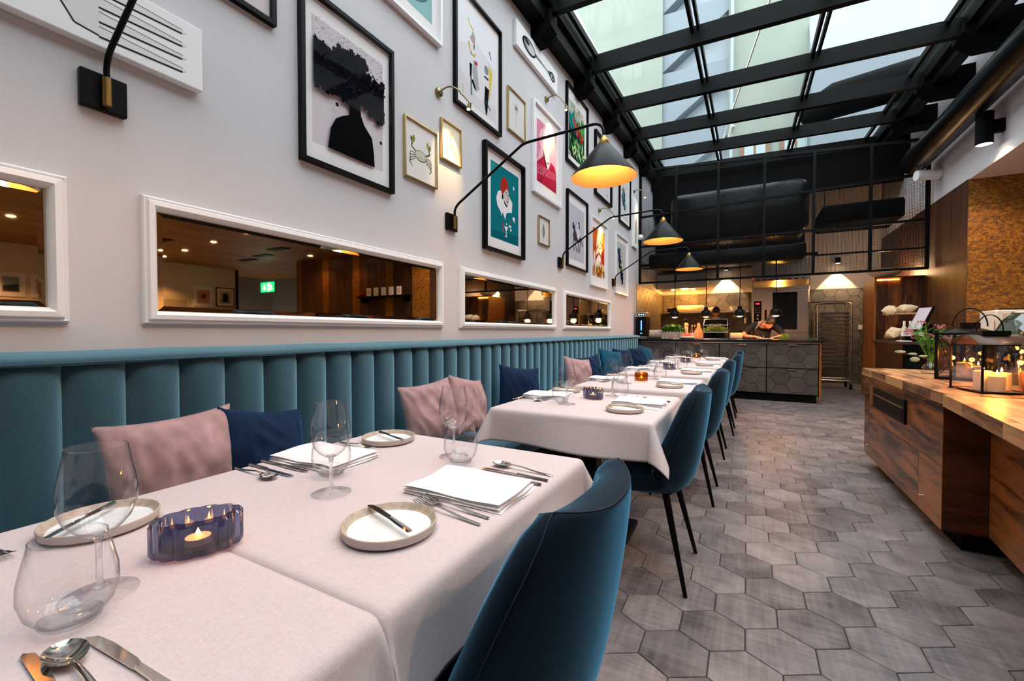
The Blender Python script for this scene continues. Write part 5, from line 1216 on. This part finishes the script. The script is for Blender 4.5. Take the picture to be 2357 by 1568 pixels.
# ================================================================== WOODEN ISLAND
isl = thing('wooden_island', 'long walnut island with butcher-block top at the right', 'island', (0,0,0))
MB().box(2.91, 3.72, 3.105, 4.79, .10, .772).build('carcass', WALNUTX, isl)
MB().box(2.98, 3.66, 3.13, 4.75, 0, .10).build('plinth', BLACKM, isl)
def panel(y0, y1, z0, z1, name='front_panel'): return MB().box(2.887, 2.91, y0+.002, y1-.002, z0+.002, z1-.002).build(name, WALNUT, isl, bevel=.0015)
panel(4.65, 4.815, .10, .44); panel(4.65, 4.815, .44, .77); up = panel(3.09, 4.65, .44, .77); pa = panel(3.45, 4.65, .10, .44); pb = panel(3.09, 3.45, .10, .44)
gr = MB().box(2.872, 2.888, 3.675, 4.465, .555, .715).build('vent_grille', BLACK, up)
for k in range(5): MB().box(2.868, 2.8725, 3.70, 4.44, .575+k*.026, .585+k*.026).build('slat', BLACK if k != 3 else mat('bronze_slat', '#6a4c34', .4), up)
for y_, p_ in ((3.40, pb), (4.70, pa)): MB().tube([(2.887,y_,.185),(2.878,y_,.185)], .008, 10).build('lock', CHROME, p_)
MB().box(2.889, 3.09, 3.09, 3.105, .10, .772).build('side_panel', WALNUTX, isl)
# near part with the overhanging bar top
nb = MB(); nb.prism([(3.075, 3.09), (3.72, 3.09), (3.62, 1.0), (2.90, 1.0)], .10, .775, lambda a, b, d: (a, b, d)); nb.build('bar_body', WALNUT, isl)
nb = MB(); nb.prism([(3.15, 3.05), (3.66, 3.05), (3.56, 1.1), (3.0, 1.1)], 0, .10, lambda a, b, d: (a, b, d)); nb.build('bar_plinth', BLACKM, isl)
for z0, z1 in ((.11, .42), (.424, .77)):
    nb = MB(); nb.prism([(3.078, 3.085), (3.066, 3.085), (2.888, 1.0), (2.90, 1.0)], z0, z1, lambda a, b, d: (a, b, d)); nb.build('bar_panel', WALNUT, isl)
def worktop(x0, x1, y0, y1, loc, rz):
    o = MB().box(x0+.004, x1-.004, y0+.004, y1-.004, .785, .822).build('worktop', WALNUTX, isl); o.location = loc; o.rotation_euler = (0,0,rz)
    sw = .044; L_ = .46; r = random.Random(int(y0*100)); n = int(round((x1-x0)/sw)); sw = (x1-x0)/n
    cache = {}
    for k in range(n):
        y_ = y0; first = True
        while y_ < y1-1e-4:
            l = min((L_*(.4+.6*r.random()) if first else L_*(.8+.4*r.random())), y1-y_); l = round(l, 2) or .01
            if y1-y_-l < .06: l = y1-y_
            MB().box(0, sw-.0006, 0, l-.0008, .780 if k in (0, n-1) else .81, .84).build('stave', BUTCHER, o, loc=(x0+k*sw, y_, 0)); y_ += l; first = False
worktop(2.872, 3.75, 2.985, 4.85, (0,0,0), 0)
worktop(0, .88, -1.95, -.004, (2.852, 2.985, 0), -math.atan(.1))
IZ = .8405
# small glass vase with flowers
v = thing('bud_vase', 'small clear glass vase of pink flowers on the island', 'vase', (3.20, 4.40, IZ))
MB().lathe([(.001,.004),(.050,.004),(.054,.012),(.052,.045),(.036,.072),(.020,.085),(.019,.100),(.028,.118)], 28).build('glass_body', GLASS, v, smooth=60)
MB().lathe([(.001,.0005),(.05,.0005),(.052,.004),(.001,.006)], 24).build('glass_base', STEMG, v)
r = random.Random(4); b = MB(); fl = MB(); lf = MB()
for k in range(16):
    a = r.random()*6.28; l = .16+.14*r.random(); tip = Vector((cos(a)*.07*(1+r.random()), sin(a)*.07, .10+l)); b.tube([(0,0,.02), (cos(a)*.012, sin(a)*.012, .11), tip], .0018, 5)
    if k < 9:
        for q in range(16): fl.ell(tip+Vector(((r.random()-.5)*.045-.02, (r.random()-.5)*.045, (r.random()-.5)*.03)), (.006,.006,.005), 6, 4)
    for q in range(7):
        s_ = .4+.6*r.random(); p = Vector((0,0,.11)).lerp(tip, s_); d = Vector((r.random()-.5, r.random()-.5, r.random()*.6)).normalized(); sd = d.cross(Vector((0,0,1))).normalized()
        L_ = .05; lf.add([p, p+d*L_*.5+sd*.011, p+d*L_, p+d*L_*.5-sd*.011], [(0,1,2,3)])
b.build('stems', LEAF, v); tag(fl.build('blossoms', mat('pink_blossom', '#b86a80', .7), v), kind='stuff'); tag(lf.build('foliage', LEAF, v), kind='stuff')
MB().tube([(0,0,.10), (-.08,-.03,.135), (-.18,-.05,.155)], .0016, 5).build('twig', mat('red_twig', '#8a4a30', .6), v)
for (x, y_, z, rx, rz_) in ((-.19,-.05,.165,.034,.0), (-.115,-.04,.150,.028,.1), (-.06,-.06,.135,.026,.4), (-.11,-.07,.110,.030,.9), (.10,-.05,.26,.030,1.2), (.13,-.02,.29,.03,.8)):
    MB().ell((0,0,0), (rx, rx*.25, rx*.62 if rz_ > .5 else rx*.35), 12, 8).build('eucalyptus_leaf', EUC, v, smooth=True).location = (x, y_, z)
def pillar(x, y_, rad, h, label, m=WAX, glow=1.6):
    t = thing('pillar_candle', label, 'candle', (x, y_, IZ+.006), group='pillar candles on the island')
    MB().lathe([(.001,0),(rad,0),(rad,h-.004),(rad-.004,h),(rad-.012,h-.006),(.001,h-.010)], 24).build('wax', m, t, smooth=40)
    MB().tube([(0,0,h-.01),(0,0,h+.006)], .0012, 5).build('wick', BLACKM, t)
    MB().lathe([(.0005,h+.004),(.0045,h+.009),(.005,h+.014),(.0022,h+.022),(.0004,h+.030)], 10).build('flame', FLAME, t, smooth=True)
    lamp('flame_light', t, (0,0,h+.055), glow, '#ff9838', .012)
# lantern with the vaulted roof
def lantern_vault():
    A_ = Vector((-.149, .989, 0)); B_ = Vector((.989, .149, 0)); la, lb, H = .265, .19, .25
    t = thing('metal_lantern', 'black lantern with vaulted roof and smoked glass in front', 'lantern', (3.035, 3.10, IZ), math.atan2(A_.y, A_.x)-pi/2)
    # local: x along B, y along A
    def bar(p, q, w_=.008): return MB().obox(p, q, w_, w_)
    for x in (0, lb):
        for y_ in (0, la): bar((x,y_,.006), (x,y_,H)).build('corner_post', BLACK, t); MB().box(x-.008, x+.008, y_-.008, y_+.008, 0, .006).build('foot', BLACK, t)
    for z in (.008, H):
        b = MB()
        for p, q in (((0,0),(lb,0)),((lb,0),(lb,la)),((lb,la),(0,la)),((0,la),(0,0))): b.obox((*p,z), (*q,z), .006, .006)
        b.build('frame_ring', BLACK, t)
    ar = [(la*k/12, H+.055*sin(pi*k/12)) for k in range(13)]
    b = MB(); vs = []
    for y_, z in ar: vs += [(-.012, y_, z), (lb+.012, y_, z)]
    b.add(vs, [(2*k, 2*k+1, 2*k+3, 2*k+2) for k in range(12)]); o = b.build('roof', mat('lantern_metal', '#4a3a30', .4, metal=.6), t, smooth=60); md = o.modifiers.new('t', 'SOLIDIFY'); md.thickness = .003
    for x in (0, lb): MB().add([(x, *p) for p in ar], [tuple(range(13))]).build('gable_glass', SMOKE, t)
    for p, q in (((0,0),(lb,0)),((lb,0),(lb,la)),((lb,la),(0,la)),((0,la),(0,0))):
        MB().add([(*p,.01),(*q,.01),(*q,H),(*p,H)], [(0,1,2,3)]).build('glass_pane', SMOKE, t)
    MB().box(lb*.2, lb*.8, la*.3, la*.7, H+.050, H+.075).build('chimney', BLACK, t)
    MB().tube([(lb/2+.055*cos(a), la/2, H+.075+.085*sin(a)) for a in [pi*k/16 for k in range(17)]], .003, 6).build('handle', BLACK, t)
    MB().box(.004, lb-.004, .004, la-.004, .004, .008).build('base', mat('lantern_base', '#2a211c', .4), t)
lantern_vault()
pillar(3.085, 3.24, .036, .105, 'shorter pillar candle at the front of the vaulted lantern')
pillar(3.115, 3.175, .032, .085, 'front pillar candle beside the lantern\'s corner post')
pillar(3.165, 3.265, .036, .095, 'pillar candle at the back of the vaulted lantern', glow=1)
def lantern_cross():
    s, H = .235, .305
    t = thing('metal_lantern', 'taller black lantern with crossed bars beside the vase', 'lantern', (3.265, 3.96, IZ), radians(-38))
    h = s/2
    for x in (-h, h):
        for y_ in (-h, h): MB().box(x-.008, x+.008, y_-.008, y_+.008, 0, H).build('corner_post', BLACK, t)
    MB().box(-h-.008, h+.008, -h-.008, h+.008, 0, .016).build('base', BLACK, t); MB().box(-h-.015, h+.015, -h-.015, h+.015, H-.006, H+.008).build('eave', BLACK, t)
    for a in range(4):
        ca, sa = cos(a*pi/2), sin(a*pi/2); f = lambda u, z: (u*ca-h*sa, u*sa+h*ca, z)
        MB().obox(f(-h, .016), f(h, H), .004, .004).obox(f(h, .016), f(-h, H), .004, .004).build('cross_bar', BLACK, t)
        MB().add([f(-h,.016), f(h,.016), f(h,H), f(-h,H)], [(0,1,2,3)]).build('glass_pane', SMOKE, t)
    MB().lathe([(h*1.38,H+.006),(h*.6,H+.035),(h*.48,H+.038)], 4).build('roof', BLACK, t).rotation_euler = (0,0,pi/4)
    MB().lathe([(.05,H+.036),(.05,H+.075),(.001,H+.075)], 16).build('chimney', BLACK, t)
    MB().tube([(.085*cos(a), 0, H+.05+.12*sin(a)) for a in [pi*k/18 for k in range(19)]], .004, 6).build('handle', BLACK, t)
lantern_cross()
pillar(3.25, 3.98, .038, .11, 'pillar candle inside the crossed-bar lantern', glow=1.2)
pillar(3.30, 3.93, .034, .09, 'second candle inside the crossed-bar lantern', glow=.8)
AMB2 = mat('amber_wax', '#d98a2a', .4, sss=.3)
pillar(3.31, 3.33, .052, .10, 'wide amber candle behind the vaulted lantern', AMB2)
# faceted green glass
t = thing('faceted_vase', 'large faceted green glass vase at the right edge', 'vase', (3.44, 3.74, IZ)); GRN = solidglass('green_facet', (.55,.72,.60), .25)
b = MB(); prof = [(.10,.0),(.13,.08),(.14,.16),(.14,.24),(.13,.32),(.10,.39),(.06,.43)]; n = 14; vs = []; fs = []
for i, (rr, z) in enumerate(prof): vs += [(rr*cos(2*pi*(k+.5*(i % 2))/n), rr*sin(2*pi*(k+.5*(i % 2))/n), z) for k in range(n)]
for i in range(len(prof)-1):
    for k in range(n):
        k2 = (k+1) % n; a, b1, c1, d1 = i*n+k, i*n+k2, (i+1)*n+k, (i+1)*n+k2
        fs += [(a,b1,c1),(b1,d1,c1)] if i % 2 == 0 else [(a,d1,c1),(a,b1,d1)]
b.add(vs, fs+[tuple(range(n))]); b.build('facets', clear('green_thin', (.34,.46,.38), 1.6, .06), t)
MB().lathe([(.06,.43),(.064,.435),(.06,.44),(.056,.435),(.06,.43)], 20).build('rim', STEEL, t)
pillar(3.44, 3.74, .04, .14, 'candle glowing inside the faceted green vase', AMB2)
t = thing('glass_vase', 'bulbous clear glass vase cut by the right edge', 'vase', (3.215, 3.02, IZ)); MB().lathe([(.001,.003),(.05,.003),(.075,.06),(.08,.14),(.075,.23),(.055,.30),(.045,.34)], 28).build('glass_body', clear('thick_clear', (.85,.9,.88), 2.2, .06), t, smooth=60); MB().lathe([(.001,.0),(.05,.0),(.045,.01),(.001,.01)], 20).build('glass_base', STEMG, t)

# ================================================================== SERVICE STATION BY THE PLANK WALL
sv = thing('service_station', 'tall walnut service cabinet with open niche beside the plank wall', 'cabinet', (0,0,0))
MB().box(3.87, 3.895, 9.42, 10.25, 0, 2.07).build('side_panel', WALNUTV, sv); MB().box(3.87, 4.488, 9.42, 10.25, 2.07, 2.09).build('top_panel', WALNUTV, sv)
MB().box(3.895, 4.488, 9.46, 9.49, 1.03, 2.07).build('upper_door', WALNUTV, sv)
MB().box(3.91, 4.2, 9.44, 9.46, 2.035, 2.05).build('led_strip', emit('amber_led', '#ffb030', 22), sv)
ct = MB().box(3.86, 4.485, 7.93, 9.42, .985, 1.02).build('worktop', mat('dark_laminate', '#3a302c', .4), sv)
MB().box(3.895, 4.485, 7.96, 9.42, .0, .985).build('lower_body', WALNUTX, sv)
for k in range(9): MB().box(3.90+k*.037, 3.93+k*.037, 7.942, 7.96, .30, .97).build('slat', BLACKM, sv)
MB().box(3.93, 4.15, 7.938, 7.942, .30, .78).build('fridge_door', mat('fridge_glass', '#050505', .1), sv); MB().box(4.24, 4.48, 7.945, 7.96, 0, .985).build('door', WALNUTV, sv)
ZS = 1.021
MB().box(3.95, 4.4, 10.1, 10.13, 2.092, 2.11).build('top_led', emit('amber_led', '#ffb030', 10), sv); lamp('cabinet_uplight', sv, (4.15, 10.2, 2.2), 22, '#ffc890', .1)
t = thing('serving_bowl', 'large white bowl on top of the walnut cabinet', 'bowl', (4.06, 9.70, 2.091)); MB().lathe([(.001,0),(.09,0),(.20,.06),(.26,.15),(.25,.15),(.19,.07),(.001,.02)], 32).build('bowl', mat('cream_ceramic', '#e6ddd0', .4), t, smooth=40)
BAG = mat('linen_bag', '#d9c2a0', .9, bump=.6, bscale=25)
rs = thing('bread_rack', 'small wooden rack with a shelf on the service cabinet', 'rack', (3.95, 8.9, ZS)); MB().box(-.03, .44, 0, .22, .415, .44).build('shelf', mat('rack_wood', '#c8a070', .5), rs)
for x in (.01, .37):
    for y_ in (.01, .19): MB().box(x, x+.02, y_, y_+.02, 0, .42).build('leg', WALNUTV, rs)
tag(cushion(('linen_bread_bag', BAG), (4.19, 9.0, ZS+.50), .21, (radians(5), radians(82), .3), 'crumpled linen bread bag on the rack', 31, 'bag'), group='linen bread bags')
tag(cushion(('linen_bread_bag', BAG), (3.99, 8.99, ZS+.475), .20, (radians(3), radians(88), 1.2), 'flat linen bag draped on the rack\'s shelf', 32, 'bag'), group='linen bread bags')
tag(cushion(('linen_bread_bag', BAG), (3.97, 8.72, ZS+.12), .2, (radians(4), radians(40), .5), 'linen bag leaning at the rack\'s left foot', 33, 'bag'), group='linen bread bags')
for (x, y_, c, cap_, lab) in ((4.07, 8.62, '#c9c6b0', '#f0eeea', 'pale wine bottle with white capsule, the left of three'), (4.14, 8.62, '#b8b8a8', '#f0eeea', 'pale wine bottle with white capsule, the middle of three'), (4.25, 8.55, '#3a4020', '#1c3a5a', 'green wine bottle with dark blue capsule')):
    t = thing('wine_bottle', lab, 'bottle', (x, y_, ZS), group='wine bottles on the service cabinet'); MB().lathe([(.001,0),(.036,0),(.038,.01),(.038,.17),(.030,.20),(.015,.235),(.014,.30),(.001,.30)], 20).build('glass_body', mat('bottle_'+c, c, .12), t, smooth=40); MB().lathe([(.0155,.245),(.0155,.303),(.001,.303)], 14).build('capsule', mat('caps_'+cap_, cap_, .4), t, smooth=40); MB().lathe([(.0385,.05),(.0385,.13)], 20).build('paper_label', WHITE, t, smooth=True)
ps = thing('pos_terminal', 'tilted touch-screen till on the service cabinet', 'till', (4.14, 8.1, ZS), radians(-12))
MB().box(-.08, .12, -.1, .1, 0, .03).build('foot', BLACK, ps); MB().tube([(.08,0,.03),(.1,0,.15),(.04,0,.28)], .03, 12).build('arm', BLACK, ps, smooth=True)
sc_ = MB().box(-.015, .015, -.14, .14, -.18, .18).build('screen_case', BLACK, ps, bevel=.005); sc_.location = (-.02, -.04, .32); sc_.rotation_euler = (0, radians(24), radians(28))
MB().box(-.0165, -.0152, -.125, .125, -.165, .165).build('screen', emit('till_screen', '#a8a4b0', .18), sc_)
tag(MB().box(4.0, 4.22, 8.28, 8.48, ZS, ZS+.075).build('receipt_printer', BLACK, bevel=.006), 'black box printer on the service cabinet in front of the bottles', 'printer')
tag(MB().box(3.88, 4.02, 8.05, 8.2, ZS, ZS+.012).build('card_holder', WHITE), 'flat white card tray at the front of the service cabinet', 'tray')
tag(MB().lathe([(.001,0),(.055,0),(.06,.025),(.055,.025),(.05,.006),(.001,.006)], 20).build('glass_dish', clear('dish_glass', (.9,.75,.6), 1.5, .08), smooth=40, loc=(3.95, 8.35, ZS)), 'small amber dish at the corner of the service cabinet', 'dish')
# cream appliance on the back counter
bc = thing('back_bar', 'dark back-bar counter along the cork-panelled wall', 'counter', (0,0,0)); MB().box(4.55, 9.1, 7.2, 7.815, .98, 1.02).build('worktop', mat('bar_top', '#2a1d14', .3), bc); MB().box(4.6, 9.0, 7.25, 7.80, 0, .98).build('body', WALNUTX, bc)
cm = thing('coffee_machine', 'cream coffee machine in front of the cork panel', 'coffee machine', (4.58, 7.3, 1.021)); MB().box(0, .62, 0, .42, .08, .40).build('body', mat('cream_enamel', '#e2d6c8', .3), cm, bevel=.015); MB().box(.03, .59, -.10, .38, 0, .08).build('drip_tray', STEEL, cm); MB().box(.05, .57, -.01, .0, .26, .36).build('front_panel', mat('cream_panel', '#cfc2b4', .35), cm); MB().box(.04, .58, .04, .38, .40, .42).build('cup_rail', CHROME, cm)
for k in range(2): MB().tube([(.17+k*.28,-.05,.20),(.17+k*.28,.0,.26)], .03, 12).build('group_head', CHROME, cm)
tag(MB().box(4.53, 4.56, 7.28, 7.55, 1.021, 1.33).build('menu_folder', mat('cream_paper', '#e8dccb', .7)), 'upright cream menu folder left of the coffee machine', 'folder')
# wall spotlights on the bulkhead
for y_, lab in ((6.95, 'black cylinder spotlight on the white bulkhead'), (5.42, 'black cylinder spotlight cut by the right edge'), (3.9, 'third black cylinder spotlight on the bulkhead, counted towards the camera'), (2.4, 'fourth black cylinder spotlight on the bulkhead, counted towards the camera'), (.9, 'last black cylinder spotlight on the bulkhead, beside the camera')):
    t = thing('wall_spotlight', lab, 'spotlight', (4.33, y_, 3.30), group='black cylinder spotlights')
    MB().lathe([(.070,0),(.075,.002),(.075,.36),(.001,.36)], 28).build('body', BLACKM, t, smooth=40); MB().lathe([(.001,.006),(.07,.006)], 24).build('lens', emit('spot_disc', '#fff2dc', 14), t); MB().box(.06, .159, -.035, .035, .12, .26).build('mount', BLACKM, t)
    lamp('spot_light', t, (0,0,-.02), 65, '#ffd6b4', .06, 135, .5)

# ================================================================== BAR ROOM DETAILS (reflected in the mirrors)
for k, (x, y_) in enumerate(((6.91,5.08),(8.46,5.24),(10.15,5.44),(11.6,5.6),(8.12,7.4),(6.73,7.35),(6.9,2.4),(9.2,2.4),(11.4,2.4))):
    dl = ['largest downlight reflected in the long mirror', 'second downlight from the largest, reflected in the long mirror', 'third downlight in the reflected row', 'smallest downlight of the row, over the reflected white wall', 'downlight over the reflected plank wall, left one', 'downlight over the reflected bar shelf', 'nearest bar room downlight reflected in the leftmost mirror', 'middle bar room downlight reflected in the leftmost mirror', 'far bar room downlight reflected in the leftmost mirror'][k]
    t = thing('recessed_downlight', dl, 'downlight', (x, y_, 3.158), group='bar room downlights'); MB().lathe([(.001,-.002),(.05,-.002)], 16).build('lens', emit('downlight_lens', '#ffd79a', 30), t); MB().lathe([(.05,-.004),(.065,-.004),(.065,0)], 16).build('trim_ring', WHITE, t)
    lamp('downlight_light', t, (0,0,-.04), 240 if x > 10 else 90 if x > 8.3 else 18, '#ffbe78', .04, 120, .7)
for k, (x, y_) in enumerate(((7.98,6.43),(9.18,6.79),(10.23,7.0),(9.29,4.6))):
    t = thing('ceiling_vent', ['nearest black slot vent reflected beside the exit sign', 'middle black slot vent of the reflected row of three', 'far black slot vent over the reflected white wall', 'black vent at the left of the long mirror\'s reflected ceiling'][k], 'vent', (x, y_, 3.155), group='bar room ceiling vents'); MB().box(-.32, .32, -.11, .11, -.01, .004).build('frame', BLACKM, t)
    for q in range(4): MB().box(-.3, .3, -.085+q*.05, -.06+q*.05, -.016, -.01).build('slat', BLACK, t)
ex = thing('exit_sign', 'lit green emergency exit sign reflected in the long mirror', 'sign', (10.95, 8.0, 2.36)); MB().box(-.36, .36, 0, .05, 0, .34).build('case', BLACK, ex)
A = Art(); A.poly(full, '#0f9a58')
W_ = '#f4fff8'
A.ell(.34,.80,.035,.08,W_); A.line([(.33,.70),(.28,.45)], .09, W_, .5); A.line([(.28,.45),(.33,.28),(.27,.14)], .06, W_, .5); A.line([(.28,.45),(.20,.32),(.13,.30)], .06, W_, .5); A.line([(.32,.65),(.40,.55),(.44,.60)], .045, W_, .5); A.line([(.32,.66),(.24,.62),(.20,.50)], .045, W_, .5)
A.poly([(.40,.12),(.47,.12),(.47,.88),(.40,.88)], W_); A.line([(.74,.82),(.74,.35)], .09, W_, .5); A.poly([(.62,.45),(.74,.18),(.86,.45),(.80,.50),(.74,.38),(.68,.50)], W_)
o = A.build(ex, 0, -.34, .34, .02, .32, 'pictogram'); o.rotation_euler = (0,0,-pi/2); o.location = (0, -.003, 0)
me_, N_, L_, b_ = newmat('exit_glow'); va = N_.new('ShaderNodeVertexColor'); va.layer_name = 'Col'; L_.new(va.outputs[0], b_.inputs['Base Color']); L_.new(va.outputs[0], b_.inputs['Emission Color']); P(b_, es=4.0); o.data.materials[0] = me_
def bar_picture(y0, y1, z0, z1, fm, art, label):
    t = thing('framed_print', label, 'picture', (12.6, (y0+y1)/2, z0), group='pictures in the bar room'); h = (y1-y0)/2; H = z1-z0
    MB().box(-.03, -.001, -h, h, 0, H).build('frame', fm, t); MB().box(-.034, -.03, -h+.03, h-.03, .03, H-.03).build('mat_board', MATB, t)
    o = art.build(t, 0, -h+.09, h-.09, .1, H-.1); o.rotation_euler = (0,0,pi); o.location = (-.0345, 0, 0)
A = Art(); A.poly(full, '#c98d80'); A.ell(.5,.55,.2,.2,'#8a3c40'); bar_picture(6.74, 7.27, 1.93, 2.53, WHITE, A, 'white-framed salmon print reflected in the long mirror')
A = Art(); A.poly(full, '#c8b088'); A.ell(.5,.6,.25,.25,'#3a2a22'); A.poly([(.2,.1),(.8,.1),(.7,.5),(.3,.5)], '#2a2020'); bar_picture(7.36, 7.9, 1.95, 2.55, BF, A, 'black-framed portrait print reflected in the long mirror')
A = Art(); A.poly(full, '#8aa0b0'); A.poly([(0,0),(1,0),(1,.4),(0,.55)], '#2c3238'); bar_picture(2.88, 3.32, 1.96, 2.5, WHITE, A, 'white-framed landscape reflected in the leftmost mirror')
A = Art(); A.poly(full, '#b8a890'); A.poly([(.2,0),(.8,0),(.6,.7),(.4,.7)], '#3a342e'); bar_picture(3.40, 3.80, 1.96, 2.5, WHITE, A, 'white-framed print right of the landscape in the leftmost mirror')
dd = struct('door_1', MB().box(12.57, 12.6, 5.85, 6.64, 0, 2.22), mat('door_paint', '#b9ad9b', .6)); MB().box(12.55, 12.57, 5.95, 6.54, 0, 2.1).build('door_leaf', mat('door_leaf_paint', '#8a8072', .5), dd); MB().tube([(12.52,6.48,1.05),(12.52,6.38,1.05)], .012, 8).build('door_handle', STEEL, dd)
s_ = thing('bar_shelf', 'black wall shelf on the cork-panelled bar wall', 'shelf', (5.7, 7.82, 2.0)); MB().box(-.68, .95, -.2, 0, 0, .04).build('board', BLACKM, s_)
for x in (-.6, .8): MB().box(x, x+.03, -.18, 0, -.12, 0).build('shelf_bracket', BLACKM, s_)
CARDC = ['#d8a08a', '#d9c24a', '#cfe0e0', '#e8dcc0', '#e0b0a0']
for k in range(5):
    t = thing('picture_card', ['card with a pink motif, leftmost on the bar shelf', 'yellow card on the bar shelf', 'pale blue card in the middle of the bar shelf', 'cream card right of the middle on the bar shelf', 'rose card at the end of the bar shelf'][k], 'card', (6.30-k*.25, 7.68, 2.041), group='cards on the bar shelf')
    MB().box(-.07, .07, 0, .01, 0, .2).build('frame', WHITE, t); MB().box(-.045, .045, -.002, 0, .04, .16).build('image', mat('card_%d' % k, CARDC[k], .6), t)
tag(MB().ell((6.58, 7.72, 2.105), (.06,.06,.065)).build('red_jar', mat('red_glaze', '#a01c1c', .2), smooth=True), 'round red jar at the end of the bar shelf', 'jar')
t = thing('bar_till', 'small lit till on the back bar', 'till', (5.35, 7.5, 1.021)); MB().box(-.12, .12, 0, .1, 0, .3).build('case', BLACK, t); MB().box(-.1, .1, -.004, 0, .12, .28).build('screen', emit('till_blue', '#4a78d0', 2.5), t)
tag(MB().lathe([(.001,0),(.1,0),(.16,.06),(.15,.06),(.001,.02)], 20).build('fruit_bowl', mat('olive_bowl', '#8a7a40', .5), smooth=40, loc=(6.3, 7.5, 1.021)), 'low fruit bowl on the back bar', 'bowl')
